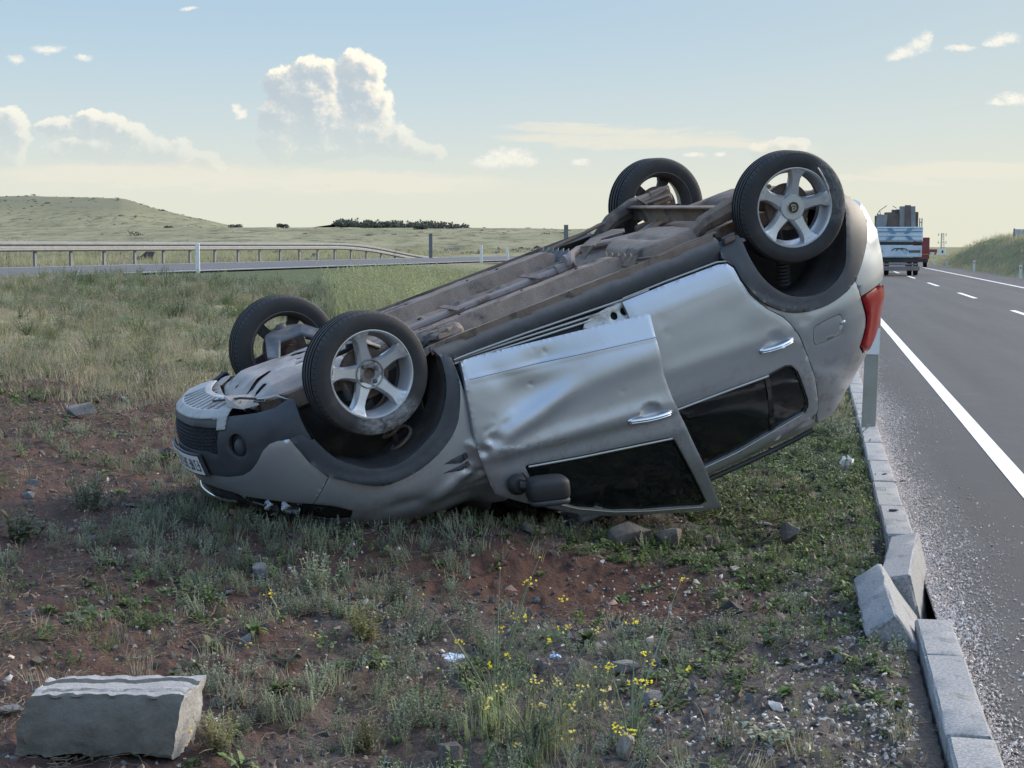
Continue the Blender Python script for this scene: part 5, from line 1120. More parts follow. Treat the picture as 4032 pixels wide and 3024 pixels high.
M['rock_dark']=rmat('dark_basalt',(.060,.057,.058),(.10,.095,.095),(.04,.037,.036)); M['rock_pale']=rmat('pale_limestone',(.30,.27,.23),(.42,.38,.33),(.21,.18,.15)); M['rock_orange']=rmat('orange_stone',(.36,.20,.12),(.46,.30,.20),(.25,.15,.10)); M['rock_slab']=rmat('slate_slab',(.14,.135,.125),(.20,.20,.195),(.10,.085,.07)); M['rock_red']=rmat('red_lava_stone',(.12,.05,.035),(.17,.08,.06),(.08,.04,.03))
def rock(px_,py_,wpx,hr,mat,label,seed,flat=.55,rz=None,sink=.25,dpt=.75):
    p=at(px_,py_); w=wpx/FPX*math.hypot(p.y,p.x); o=bpy.data.objects.new('rock',rock_mesh(seed,1,dpt,flat)); o.data.materials.append(M[mat]); link(o)
    o.scale=(w,w,w*hr/max(flat,.01)*flat*1.0/.55 if False else w); o.location=p+Vector((0,w*.1,w*flat*(.5-sink))); o.rotation_euler=(random.uniform(-.15,.15),random.uniform(-.15,.15),rz if rz is not None else random.uniform(0,6)); return tag(o,label,'rock')
rock(2470,2160,205,.7,'rock_brown','brown block of rock lying in front of the car roof, left of a second one',11,.72,.2)
rock(2640,2155,170,.7,'rock_brown','brown rock in front of the car roof, right one of the touching pair',12,.75,1.2)
rock(3112,2140,128,.8,'rock_brown','rounded brown boulder on the weedy verge between car and kerb',13,.85,2)
rock(3005,2075,100,.3,'rock_slab','thin flat purplish slab just left of the rounded boulder near the kerb',14,.25,.4)
rock(2890,2415,100,.8,'rock_dark','dark grey rock on bare soil right of the hollow in the foreground',15,.8,3)
rock(3310,2620,90,.6,'rock_grey','bluish grey angular rock below the tipped kerb stone',16,.6,.9)
rock(3135,2900,85,.7,'rock_dark','black rounded rock among white gravel near the bottom edge',17,.7,1)
rock(2462,2990,125,1.1,'rock_pale','tall pale pointed rock at the bottom edge right of the yellow flowers',18,1.15,1.3,.12,.7)
rock(2560,2790,150,.6,'rock_grey','grey boulder under the brightest yellow flower heads',19,.6,.5)
rock(2460,2655,170,.35,'rock_slab','long flat bluish slab behind the yellow flowers',20,.33,.2)
rock(2140,2640,75,.6,'rock_grey','small grey rock beside the flowering stalks, below the blue wrapper',21,.55)
rock(1762,3010,190,.6,'rock_brown','broad brown rock cut by the bottom edge of the photo',22,.6,.1)
rock(1525,3024,88,.6,'rock_dark','dark slate-grey rock at the bottom edge, left of a broad brown rock',23,.7,.6)
rock(1817,2905,62,.8,'rock_grey','small upright grey rock above the broad brown rock',24,.8)
rock(1490,2635,160,.35,'rock_slab','jagged grey-brown slab propped over green leaves',25,.38,.15,.1)
rock(1025,2275,100,.75,'rock_grey','light grey rock standing alone on red soil left of centre',26,.85,.3)
rock(510,2000,85,.3,'rock_slab','thin tilted flat stone beside the pale bush left of the car nose',27,.28,.2)
rock(918,2030,38,.9,'rock_orange','orange pebble-like stone right in front of the car bonnet',28,.9)
rock(848,2400,28,.9,'rock_orange','little orange stone on the open soil left of centre',29,.9)
rock(320,1640,155,.35,'rock_slab','long grey-brown slab at the edge of the dry grass left of the car',30,.35,.3,.1)
rock(482,1585,60,.5,'rock_grey','small grey slab behind the long slab at the dry grass edge',31,.5)
rock(645,1800,135,.4,'rock_brown','low brown rock just left of the car number plate',32,.42,.1)
rock(30,2820,130,.4,'rock_grey','smooth grey rock half behind the broken kerb block',33,.45,.2)
rock(2110,2100,150,.35,'rock_brown','flat brown rock with a red corner under the car door window',34,.38,.1)
rock(1820,2160,62,.7,'rock_red','reddish brown stone in the soil below the car door',35,.7)
rock(140,2620,80,.6,'rock_brown','brown stone on gravelly soil above the broken kerb block',36,.6)
rock(900,2350,60,.4,'rock_slab','small flat grey stone beside the orange stone',37,.4)
rock(1975,2230,70,.4,'rock_red','dark red flattened stone on the rim of the soil hollow',38,.45)
rock(3260,2590,48,.8,'rock_dark','black round pebble left of the bluish angular rock',39,.85)
rock(110,1960,70,.4,'rock_grey','flat grey stone among weeds near the left edge',40,.4)
rock(2885,2255,80,.35,'rock_pale','pale flat stone lying on the smooth soil near the kerb',41,.3)
rock(3160,2640,60,.5,'rock_pale','cream coloured stone in the gravel between weeds and kerb',42,.5)
rock(2590,2850,45,.7,'rock_orange','small orange-tan stone low among the flowering weeds',43,.7)

# broken piece of kerb
def broken_block():
    nx,ny,nz=52,20,20; L,Dp,Hh=.50,.20,.20; V=[];idx={}
    for i in range(nx):
        for j in range(ny):
            for k in range(nz):
                if i in(0,nx-1) or j in(0,ny-1) or k in(0,nz-1):
                    a,b,c=i/(nx-1),j/(ny-1),k/(nz-1); x=-L/2+L*a; y=-Dp/2+Dp*b; z=Hh*c
                    x+= .030*(c-.55)*(1-a)*(1 if c>.4 else .2)+(.03*(1-c)*a)*-1.2          # slanted ends
                    x+= .03*a*(b-.3)
                    if a<.12: x+=.05*max(0,c-.5)
                    if b<.2 and c>.85: z-=.006
                    y+= .028*(1-c)*(1-b)*0; y-=.018*math.sin(c*3)*(1-b)
                    if c>.95: z-=.006*(1-b)+.004*(vnoise(np.array([a*9.]),np.array([b*5.]),3)[0]-.5)
                    if c>.95 and .35<b<.75: z-=.010
                    if c<.05: z-=.03*(vnoise(np.array([a*4.]),np.array([b*3.]),5)[0]-.5)*1.2
                    ed=sum((min(q,1-q)<.06) for q in (a,b,c)); n=mnoise.fractal(Vector((x*14,y*14,z*14)),1,2,4)*.007+mnoise.fractal(Vector((x*60,y*60,z*60)),1,2,3)*.0022-max(0,mnoise.noise(Vector((x*22+5,y*22,z*22))))*.022*(ed>=2); V.append((x+n*.8,y+n,z+n*.6)); idx[i,j,k]=len(V)-1
    Fc=[]; q=lambda *t: Fc.append(tuple(idx[a] for a in t))
    for j in range(ny-1):
        for k in range(nz-1): q((0,j,k),(0,j,k+1),(0,j+1,k+1),(0,j+1,k)); q((nx-1,j,k),(nx-1,j+1,k),(nx-1,j+1,k+1),(nx-1,j,k+1))
        for i in range(nx-1): q((i,j,nz-1),(i+1,j,nz-1),(i+1,j+1,nz-1),(i,j+1,nz-1)); q((i,j,0),(i,j+1,0),(i+1,j+1,0),(i+1,j,0))
    for i in range(nx-1):
        for k in range(nz-1): q((i,0,k),(i+1,0,k),(i+1,0,k+1),(i,0,k+1)); q((i,ny-1,k),(i,ny-1,k+1),(i+1,ny-1,k+1),(i+1,ny-1,k))
    return V,Fc
V,Fc=broken_block()
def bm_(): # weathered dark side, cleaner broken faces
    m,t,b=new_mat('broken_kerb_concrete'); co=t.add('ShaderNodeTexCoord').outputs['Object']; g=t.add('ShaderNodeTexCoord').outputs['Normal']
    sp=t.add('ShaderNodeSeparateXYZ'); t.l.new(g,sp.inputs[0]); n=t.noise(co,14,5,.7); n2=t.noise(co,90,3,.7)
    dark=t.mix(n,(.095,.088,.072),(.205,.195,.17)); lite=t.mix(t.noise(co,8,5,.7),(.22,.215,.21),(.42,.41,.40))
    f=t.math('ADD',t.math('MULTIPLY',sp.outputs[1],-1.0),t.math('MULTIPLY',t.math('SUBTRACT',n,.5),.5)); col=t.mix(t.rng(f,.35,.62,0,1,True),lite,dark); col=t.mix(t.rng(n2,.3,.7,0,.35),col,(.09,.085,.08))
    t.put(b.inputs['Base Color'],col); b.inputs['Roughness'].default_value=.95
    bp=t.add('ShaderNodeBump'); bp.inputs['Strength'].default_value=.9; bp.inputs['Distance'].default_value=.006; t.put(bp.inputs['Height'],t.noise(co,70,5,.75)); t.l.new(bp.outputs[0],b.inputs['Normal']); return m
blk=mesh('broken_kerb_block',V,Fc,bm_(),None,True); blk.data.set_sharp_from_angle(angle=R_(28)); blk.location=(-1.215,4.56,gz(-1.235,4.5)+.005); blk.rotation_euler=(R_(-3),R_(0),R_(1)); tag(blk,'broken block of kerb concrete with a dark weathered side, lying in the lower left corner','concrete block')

# ------------------------------------------------------------------ plants
M['lf_green']=leaf_mat('fresh_green_leaf',(.085,.125,.042),(.13,.175,.065)); M['lf_grey']=leaf_mat('grey_green_leaf',(.21,.24,.15),(.30,.32,.22),.35)
M['lf_yel']=leaf_mat('yellowing_leaf',(.20,.20,.075),(.27,.25,.12)); M['straw']=leaf_mat('dry_straw',(.28,.245,.155),(.37,.33,.22),.3,.3); M['grass']=leaf_mat('grass_blade',(.13,.155,.065),(.19,.205,.095),.35,.3)
M['pgrass']=leaf_mat('pale_oat_grass',(.23,.26,.12),(.33,.34,.18),.4,.2); M['stem']=leaf_mat('green_stem',(.16,.20,.12),(.21,.25,.15),.2,.2); M['petal']=leaf_mat('yellow_petal',(.80,.66,.02),(.85,.75,.10),.45,.08,.5); M['twig']=leaf_mat('dry_twig',(.10,.075,.055),(.17,.135,.10),0,.3,.9); M['white_fl']=leaf_mat('white_petal',(.6,.6,.55),(.7,.7,.62),.3,.1)
def quad_leaf(V,F,p,d,up,L,w,droop=.3,seg=2):
    side=d.cross(up)
    if side.length<1e-4: side=Vector((1,0,0))
    side.normalize(); b=len(V); prof=[0,.9,0] if seg==2 else [.35,1,.7,0]
    n=len(prof)-1
    for i,wd in enumerate(prof):
        t=i/n; c=p+d*L*t+up*(L*.15*math.sin(t*2)-L*droop*t*t)
        if wd==0: V.append(c)
        else: V+= [c-side*w*wd*.5,c+side*w*wd*.5]
    if seg==2: F+=[(b,b+1,b+2),(b+1,b+3,b+2)]
    else: F+=[(b,b+1,b+3,b+2),(b+2,b+3,b+5,b+4),(b+4,b+5,b+6)]
def stick(V,F,a,b_,r0,r1):
    d=(b_-a); s=d.orthogonal().normalized(); u=d.cross(s).normalized(); b=len(V)
    for c,r in((a,r0),(b_,r1)):
        for k in range(3): an=2*PI*k/3; V.append(c+(s*math.cos(an)+u*math.sin(an))*r)
    F+=[(b,b+1,b+4,b+3),(b+1,b+2,b+5,b+4),(b+2,b,b+3,b+5)]
def rdir(r,el0,el1):
    a=r.uniform(0,2*PI); e=R_(r.uniform(el0,el1)); return Vector((math.cos(a)*math.cos(e),math.sin(a)*math.cos(e),math.sin(e)))
def tuft(seed,n,h,spread,w,curve=.5,base=.02,heads=0):
    r=random.Random(seed);V=[];F=[]
    for _ in range(n):
        p=Vector((r.gauss(0,base),r.gauss(0,base),0)); a=r.uniform(0,2*PI); lean=r.uniform(.05,spread); L=h*r.uniform(.5,1.05); side=Vector((-math.sin(a),math.cos(a),0)); out=Vector((math.cos(a),math.sin(a),0)); b=len(V); w_=w*r.uniform(.6,1.2)
        pts=[]
        for i in range(4):
            t=i/3; pts.append(p+out*L*lean*t**(1+curve)+Vector((0,0,L*(t-.28*lean*t*t))))
        for i in range(3): wd=w_*(1-i/3.2); V+=[pts[i]-side*wd/2,pts[i]+side*wd/2]
        V.append(pts[3]); F+=[(b,b+1,b+3,b+2),(b+2,b+3,b+5,b+4),(b+4,b+5,b+6)]
        if heads and r.random()<heads:
            for k in range(6): q=pts[3].lerp(pts[2],k*.13); quad_leaf(V,F,q,(Vector((r.uniform(-1,1),r.uniform(-1,1),.6))).normalized(),Vector((0,0,1)),h*.06,w*1.6,.3)
    return V,F
def bush(seed,n,h,spread,leafL,leafw,per,up=.5,curly=0,el=(35,88)):
    """many stems set with small leaves all the way up"""
    r=random.Random(seed);V=[];F=[]
    for _ in range(n):
        d=rdir(r,*el); L=h*r.uniform(.45,1.0); p=Vector((r.gauss(0,.02),r.gauss(0,.02),0)); q=p; k=per
        last=p
        for i in range(k):
            t=(i+1)/k; dd=(d+Vector((0,0,up*t))).normalized(); q=last+dd*(L/k)+Vector((r.uniform(-1,1),r.uniform(-1,1),0))*L*.02
            stick(V,F,last,q,.0016,.0012); last=q
            for m in range(3):
                ld=rdir(r,0,60); quad_leaf(V,F,q,ld,Vector((0,0,1)),leafL*r.uniform(.6,1.2)*(1.1-.5*t),leafw,.2)
    return V,F
def rosette(seed,n,L,w,el=(10,55),layers=1):
    r=random.Random(seed);V=[];F=[]
    for i in range(n):
        d=rdir(r,*el); quad_leaf(V,F,Vector((r.gauss(0,.01),r.gauss(0,.01),.004)),d,Vector((0,0,1)),L*r.uniform(.6,1.1),w*r.uniform(.7,1.1),.45,3)
    return V,F
def leafy(seed,n,h,L,w):
    r=random.Random(seed);V=[];F=[]
    for _ in range(n):
        d=rdir(r,25,85); l=h*r.uniform(.4,1); a=Vector((r.gauss(0,.03),r.gauss(0,.03),0)); b=a+d*l; stick(V,F,a,b,.002,.0015)
        for k in range(6): p=a.lerp(b,.25+.75*k/5); quad_leaf(V,F,p,rdir(r,-5,60),Vector((0,0,1)),L*r.uniform(.6,1.1),w,.35,3)
    return V,F
def twigs(seed,n,R):
    r=random.Random(seed);V=[];F=[]
    for _ in range(n):
        p=Vector((r.uniform(-R,R),r.uniform(-R,R),r.uniform(.002,.02))); a=r.uniform(0,2*PI)
        for k in range(3):
            q=p+Vector((math.cos(a),math.sin(a),r.uniform(-.15,.25)))*R*.35; stick(V,F,p,q,.0010,.0008); p=q; a+=r.uniform(-.7,.7)
    return V,F
def pmesh(name,VF,mat,mi=None): 
    me=bpy.data.meshes.new(name); me.from_pydata([tuple(v) for v in VF[0]],[],VF[1]); setmats(me,mat); 
    if mi is not None: me.polygons.foreach_set('material_index',np.array(mi,np.int32))
    me.update(); return me
def scatter(name,label,meshes,pts,scl,mats=None,tilt=.15,seed=1,up=None,zs=None):
    """one uncountable growth: instances spread over points"""
    r=np.random.default_rng(seed); n=len(pts); col=bpy.data.collections.new(name+'_kinds')
    for i,m in enumerate(meshes): col.objects.link(bpy.data.objects.new('%s_%02d'%(name,i),m))
    me=bpy.data.meshes.new(name); me.vertices.add(n); me.vertices.foreach_set('co',np.asarray(pts,np.float32).ravel())
    rot=np.stack([r.normal(0,tilt,n),r.normal(0,tilt,n),r.uniform(0,2*PI,n)],1).astype(np.float32)
    if up is not None: rot[:,:2]=r.uniform(0,2*PI,(n,2))
    for nm,ty,ar in(('rot','FLOAT_VECTOR',rot),('scl','FLOAT',np.asarray(scl,np.float32)),('pid','INT',r.integers(0,len(meshes),n).astype(np.int32))):
        a=me.attributes.new(nm,ty,'POINT'); a.data.foreach_set('vector' if ty=='FLOAT_VECTOR' else 'value',ar.ravel())
    o=link(bpy.data.objects.new(name,me)); o['kind']='stuff'
    if label: o['label']=label
    g=bpy.data.node_groups.new(name+'_spread','GeometryNodeTree'); g.interface.new_socket('Geometry',in_out='INPUT',socket_type='NodeSocketGeometry'); g.interface.new_socket('Geometry',in_out='OUTPUT',socket_type='NodeSocketGeometry')
    N=g.nodes; Lk=g.links; gi=N.new('NodeGroupInput'); go=N.new('NodeGroupOutput'); ci=N.new('GeometryNodeCollectionInfo'); ci.inputs['Collection'].default_value=col; ci.inputs['Separate Children'].default_value=True; ci.inputs['Reset Children'].default_value=True
    ip=N.new('GeometryNodeInstanceOnPoints'); ip.inputs['Pick Instance'].default_value=True
    def na(nm,ty): a=N.new('GeometryNodeInputNamedAttribute'); a.data_type=ty; a.inputs['Name'].default_value=nm; return [s for s in a.outputs if s.enabled and s.name=='Attribute'][0]
    Lk.new(gi.outputs[0],ip.inputs['Points']); Lk.new(ci.outputs[0],ip.inputs['Instance']); Lk.new(na('pid','INT'),ip.inputs['Instance Index']); Lk.new(na('rot','FLOAT_VECTOR'),ip.inputs['Rotation']); Lk.new(na('scl','FLOAT'),ip.inputs['Scale']); Lk.new(ip.outputs[0],go.inputs[0])
    md=o.modifiers.new('spread','NODES'); md.node_group=g; return o
def spread(n,x0,x1,y0,y1,dens,seed):
    r=np.random.default_rng(seed); x=r.uniform(x0,x1,n); y=r.uniform(y0,y1,n); k=r.uniform(0,1,n)<dens(x,y); x,y=x[k],y[k]; return x,y,ground_h(x,y)
def infan(x,y,m=.05): return (np.abs(x)<y*(.333+m)+.35)
def verge(x,y): u,v=to_uv(x,y); return (u<.36)
Minv=CM.inverted()
def under_car(x,y,pad=0):
    """footprint of the wreck, where nothing stands up"""
    L=np.stack([x,y,np.full_like(x,.2),np.ones_like(x)],1)@np.array(Minv).T
    return (L[:,0]<1.75+pad)&(L[:,0]>-.45-pad)&(np.abs(L[:,1])<.66+pad)
def beside_car(x,y):
    L=np.stack([x,y,np.full_like(x,.2),np.ones_like(x)],1)@np.array(Minv).T
    return ((L[:,0]<2.1)&(L[:,0]>-.4)&(L[:,1]>-1.05)&(L[:,1]<-.62)).astype(float)
def free(x,y,pad=-.02): return (~under_car(x,y,pad)).astype(float)*(1-.95*np.exp(-((((x-.4)/.85)**2+((y-7.0)/.72)**2)**2)))
patch=lambda x,y,s,seed,a,b: sm(fbm(x*s,y*s,3,seed)+.5,a,b)

# pebbles, gravel, twigs
peb=[rock_mesh(200+i,1,.8,.6,.05,0,9) for i in range(5)]
def pm(ms,mat): 
    out=[]
    for m in ms: c=m.copy(); c.materials.clear(); c.materials.append(M[mat]); out.append(c)
    return out
M['peb_pale']=mk('pale_pebble',(.42,.36,.30),(.55,.50,.45),9,.85,inst=.25); M['peb_dark']=mk('dark_pebble',(.050,.047,.047),(.09,.085,.085),9,.85,inst=.4); M['peb_brown']=mk('brown_pebble',(.11,.075,.055),(.17,.125,.10),9,.9,inst=.4); M['chip']=mk('grey_chipping',(.44,.385,.355),(.62,.56,.52),9,.85,inst=.3)
def near_kerb(x,y): u,v=to_uv(x,y); return np.clip(1-(.36-u)/2.3,0,1)
x,y,z=spread(60000,-3,2.6,3.9,9.5,lambda x,y:infan(x,y)*verge(x,y)*(.035+.6*near_kerb(x,y)**2)*(.12+patch(x,y,1.6,301,.42,.62)+.6*(to_uv(x,y)[0]>-.15))*(1-.75*sm(y,6.8,8)),31)
scatter('pale_gravel','pale gravel scattered over the verge near the kerb',pm(peb,'peb_pale'),np.stack([x,y,z],1),np.random.default_rng(1).lognormal(-4.05,.42,len(x)),up=1,seed=5)
x,y,z=spread(66000,-4.2,2.8,3.9,12,lambda x,y:infan(x,y)*verge(x,y)*(.25+.5*near_kerb(x,y))*(.2+patch(x,y,1.1,302,.38,.6)),32)
scatter('dark_gravel','dark gravel strewn over the bare soil',pm(peb,'peb_dark'),np.stack([x,y,z],1),np.random.default_rng(2).lognormal(-4.0,.5,len(x)),up=1,seed=6)
x,y,z=spread(28000,-4.6,2.8,3.9,14,lambda x,y:infan(x,y)*verge(x,y)*(.3+.7*patch(x,y,1.4,303,.38,.6)),33)
scatter('brown_gravel','brown crumbs of earth and stone on the bare soil',pm(peb,'peb_brown'),np.stack([x,y,z],1),np.random.default_rng(3).lognormal(-3.9,.55,len(x)),up=1,seed=7)
r=np.random.default_rng(9); n=60000; v=r.uniform(3.5,24,n); u=KO+.02+r.exponential(.085,n)*(1+.35*np.sin(v*.9)); k=(u<1.36)&(r.uniform(0,1,n)<.9); u,v=u[k],v[k]
P=np.array([UV(a,b,.004) for a,b in zip(u,v)]); scatter('road_chippings','loose pale chippings along the foot of the kerb on the asphalt',pm(peb,'chip'),P,r.lognormal(-4.70,.40,len(P)),up=1,seed=8)
rs=[rock_mesh(230+i,1,.8,.55,.08,1,11) for i in range(6)]
x,y,z=spread(1500,-4.6,2.4,3.9,13,lambda x,y:infan(x,y)*verge(x,y)*free(x,y)*(.25+.6*patch(x,y,.8,305,.42,.62)),45)
scatter('loose_stones','fist-sized and smaller stones lying about on the soil',[m for mt in('rock_grey','rock_brown','rock_slab') for m in pm(rs[:4],mt)],np.stack([x,y,z],1),np.random.default_rng(15).lognormal(-3.15,.38,len(x)),up=1,seed=20)
tw=[pmesh('t',twigs(i,14,.065),M['twig']) for i in range(4)]
x,y,z=spread(2600,-4.2,1.7,3.9,13,lambda x,y:infan(x,y)*verge(x,y)*free(x,y)*(.3+.7*patch(x,y,.9,310,.4,.6)),34)
scatter('dry_twigs','dead stalks and dry twigs littering the soil',tw,np.stack([x,y,z+.004],1),np.random.default_rng(4).uniform(.5,1.5,len(x)),tilt=.12,seed=9)

# small weeds near the camera
ros=[pmesh('r',rosette(i,13,.055,.02),M['lf_green']) for i in range(4)]+[pmesh('r',leafy(20+i,5,.07,.026,.013),M['lf_green']) for i in range(4)]
x,y,z=spread(30000,-4.8,3.9,3.9,17,lambda x,y:infan(x,y)*verge(x,y)*free(x,y)*(.03+.9*(y>8.2)*(to_uv(x,y)[0]>-1.9)*(1-.5*patch(x,y,1.0,377,.5,.7))+.6*.60*patch(x,y,.8,320,.52,.64)+.25*(near_kerb(x,y)>.3)*patch(x,y,1.2,321,.45,.6)+.35*(to_uv(x,y)[0]>.12)*patch(x,y,2.2,322,.45,.6)+.75*(y>7)*(to_uv(x,y)[0]>-1.2)),35)
scatter('small_leafy_weeds','small green leafy weeds over the verge',ros,np.stack([x,y,z],1),np.random.default_rng(5).uniform(.45,1.25,len(x)),seed=10)
gb=[pmesh('g',bush(40+i,12,.10,.5,.012,.006,5),M['lf_grey']) for i in range(4)]
x,y,z=spread(12000,-5,3.2,3.9,15,lambda x,y:infan(x,y)*verge(x,y)*free(x,y)*(.012+.4*beside_car(x,y)+.75*patch(x,y,.7,330,.55,.64)),36)
scatter('grey_green_weeds','low grey-green weeds on the soil',gb,np.stack([x,y,z],1),np.random.default_rng(6).uniform(.4,1.2,len(x)),seed=11)
tg_=[pmesh('g',tuft(60+i,16,.10,.7,.003,.8),M['grass'] if i%2 else M['straw']) for i in range(4)]
x,y,z=spread(10000,-5,3.2,3.9,15,lambda x,y:infan(x,y)*verge(x,y)*free(x,y)*(.05+.3*beside_car(x,y)+.6*patch(x,y,.9,340,.53,.64)),37)
scatter('thin_grass','thin grass blades between the stones',tg_,np.stack([x,y,z],1),np.random.default_rng(7).uniform(.35,1.2,len(x)),seed=12)

# the median grass and scrub
med=lambda x,y:(gdist(x,y)>9.4)&(to_uv(x,y)[0]<.3)&infan(x,y,.06)
st=[pmesh('g',tuft(80+i,34,.17,.7,.0055,.7,.08,.25),M['straw'] if i<4 else M['grass']) for i in range(6)]
x,y,z=spread(30000,-13,6,11.5,30,lambda x,y:med(x,y)*free(x,y,.1)*sm(y-fbm(x*.5,y*.5,3,350)*5+.35*np.clip(x+4,-3,4),12.5,15)*(.40+.4*patch(x,y,.5,351,.4,.6))*(1-.75*sm(y,19,23)*(1-patch(x,y,.3,352,.45,.6))),38)
scatter('dry_grass','dry straw-coloured grass behind the car',st,np.stack([x,y,z],1),np.random.default_rng(8).uniform(.45,1.15,len(x)),seed=13)
gw=[pmesh('g',bush(90+i,22,.24,.5,.024,.012,6,.3,el=(20,85)),M['lf_green'] if i%3==0 else M['lf_grey']) for i in range(6)]
x,y,z=spread(9000,-14,7,11,33,lambda x,y:med(x,y)*free(x,y,.1)*(.18+.8*sm(y-fbm(x*.4,y*.4,3,360)*6,17,21))*(.3+.7*patch(x,y,.45,361,.42,.6)),39)
scatter('green_scrub','green and grey-green scrub between the two carriageways',gw,np.stack([x,y,z],1),np.random.default_rng(9).uniform(.5,1.35,len(x)),seed=14)
oat=[pmesh('g',tuft(110+i,22,.60,.45,.013,1.3,.14,.8),M['pgrass']) for i in range(4)]
x,y,z=spread(5200,-5.5,3.2,17,34,lambda x,y:med(x,y)*(.9*sm(x/y,-.125,-.075)*(1-sm(x/y,.02,.09))*sm(y,20,22.5)),40)
scatter('tall_oat_grass','tall pale oat grass standing behind the middle of the car',oat,np.stack([x,y,z],1),np.random.default_rng(10).uniform(.55,1.1,len(x)),tilt=.12,seed=15)
# beyond the far carriageway
x,y,z=spread(16000,-40,12,46,120,lambda x,y:(gdist(x,y)<-.8)&infan(x,y,.06)&(np.random.default_rng(3).uniform(0,1,len(x))<sm(120-y,0,60)*.8+.2),41)
fg=[pmesh('g',tuft(130+i,14,.34,.7,.02,.8,.2,0),M['pgrass'] if i%2 else M['straw']) for i in range(4)]
scatter('field_grass','tufts of pale grass in the field behind the guard rail',fg,np.stack([x,y,z],1),np.random.default_rng(11).uniform(.5,1.3,len(x)),seed=16)
sk=[pmesh('g',tuft(150+i,3,1.0,.25,.02,.8,.1,1.0),M['twig']) for i in range(3)]
x,y,z=spread(420,-26,12,47,75,lambda x,y:(gdist(x,y)<-1)&infan(x,y,.02)&(fbm(x*.1,y*.1,2,370)>-.05),42)
scatter('dry_stalks','dry thistle stalks behind the guard rail',sk,np.stack([x,y,z],1),np.random.default_rng(12).uniform(.5,1.1,len(x)),seed=17)
# grass on the right bank
x,y,z=spread(16000,18,75,60,210,lambda x,y:(to_uv(x,y)[0]>10.5)&(to_uv(x,y)[0]<22)&infan(x,y,.03),43)
scatter('bank_grass','grass and weeds on the bank right of the road',fg,np.stack([x,y,z],1),np.random.default_rng(13).uniform(.6,1.7,len(x)),seed=18)
# far rocks strewn in the field
x,y,z=spread(1700,-40,15,48,150,lambda x,y:(gdist(x,y)<-2)&infan(x,y,.03)&(fbm(x*.07,y*.07,3,380)>.08),44)
scatter('field_stones','dark basalt stones strewn over the field behind the guard rail',pm(peb,'rock_dark'),np.stack([x,y,z],1),np.random.default_rng(14).lognormal(-.75,.5,len(x)),tilt=.3,seed=19)
# half hidden stones under the guard rail in front of the first field
# plants one can point to
def plant(name,VF,mat,px_,py_,sc,label,cat='weed',mi=None,group=None):
    p=at(px_,py_); me=pmesh(name,VF,mat,mi); o=link(bpy.data.objects.new(name,me)); o.location=p+Vector((0,0,-.004)); o.scale=(sc,)*3; o.rotation_euler=(0,0,random.uniform(0,6)); return tag(o,label,cat,group)
for i,(a,b,w,l) in enumerate(((350,2010,260,'large pale grey-green bush on the soil left of the car nose'),(580,2020,100,'small grey-green bush touching the tilted flat stone'),(1240,2340,270,'big grey-green bushy weed in the middle below the wheel arch'),(1560,2390,200,'grey-green bushy weed between the big one and the mustard stalks'),(1430,2520,240,'pale yellowish-green bushy weed above the propped slab'),(1440,2960,260,'large pale bushy weed at the bottom edge left of the slate-grey rock'),(1770,2230,110,'pale bushy weed beside the reddish stone below the car door'),(860,2960,260,'pale bushy weed right of the broken kerb block'),(1180,2420,120,'low grey weed left of the pale yellowish bush'),(2080,2060,120,'little pale bush below the wing mirror'),(1590,2070,110,'grey-green weed in front of the front wing'),(2010,2950,130,'small pale weed in front of the flowering grass clump'),(960,2880,120,'thin grey-green weed between kerb block and grass tuft'))):
    D_=math.hypot(*at(a,b)[:2]); plant('bushy_weed',bush(400+i,46,.17,.6,.018,.011,8,.5),M['lf_grey'] if i not in(4,5,7) else M['lf_yel'],a,b,w/FPX*D_/.26,l)
for i,(a,b,w,l) in enumerate(((90,2130,230,'fresh green leafy weed near the left edge'),(830,2560,190,'fresh green leafy weed in the middle of the soil, right of centre left'),(770,2650,130,'low green rosette above the kerb block'),(1100,2730,200,'jagged green leafy weed left of the dry grass tuft'),(1000,2250,110,'dark green seedling clump behind the light grey rock'),(1000,2490,140,'bright green weed left of the propped slab'),(1480,2640,200,'green leaves under the propped slab'),(2650,2790,190,'glossy dark green rosette right of the grey boulder'),(2830,2360,110,'green weed near the dark grey rock on bare soil'),(3090,2730,130,'toothed green rosette in the gravel below the kerb'),(3040,2950,220,'sprawling pale green thistle rosette at the bottom right'),(1330,2650,140,'green weed clump behind the propped slab'),(2850,2950,120,'low green weed between pale rock and black rock'),(3560,2520,150,'green weed growing at the foot of the tipped kerb stone'),(180,2520,150,'green leafy weed on the soil above the left kerb block'),(500,2400,120,'small leafy weed on bare red soil at left'),(3270,2760,100,'small toothed weed near the bluish rock'),(2310,2530,170,'soft green grass-like weed behind the flowers'))):
    D_=math.hypot(*at(a,b)[:2]); s=w/FPX*D_/.24
    plant('leafy_weed',leafy(500+i,14,.11,.05,.022) if i%2==0 else rosette(500+i,26,.12,.035,(5,60)),M['lf_green'] if i!=10 else M['lf_grey'],a,b,s,l)
for i,(a,b,h,n,mt,l) in enumerate(((1430,2760,260,30,'grass','upright green grass tuft below the propped slab'),(1930,2920,330,90,'pgrass','dense pale green grass clump under the yellow flowers'),(2180,2960,300,110,'pgrass','dense grass clump with yellow flowers at the bottom centre'),(2340,2800,260,60,'grass','grass clump right of the mustard stalks'),(920,2790,200,26,'straw','dry leaning grass right of the broken kerb block'),(330,2985,190,9,'grass','few tall grass blades in front of the broken kerb block'),(3350,2210,120,24,'straw','dry grass tuft beside the kerb near the gap'))):
    D_=math.hypot(*at(a,b)[:2]); plant('grass_tuft',tuft(600+i,n,h/FPX*D_,.5,.004,.9,.05,.4),M[mt],a,b,1,l,'grass tuft')
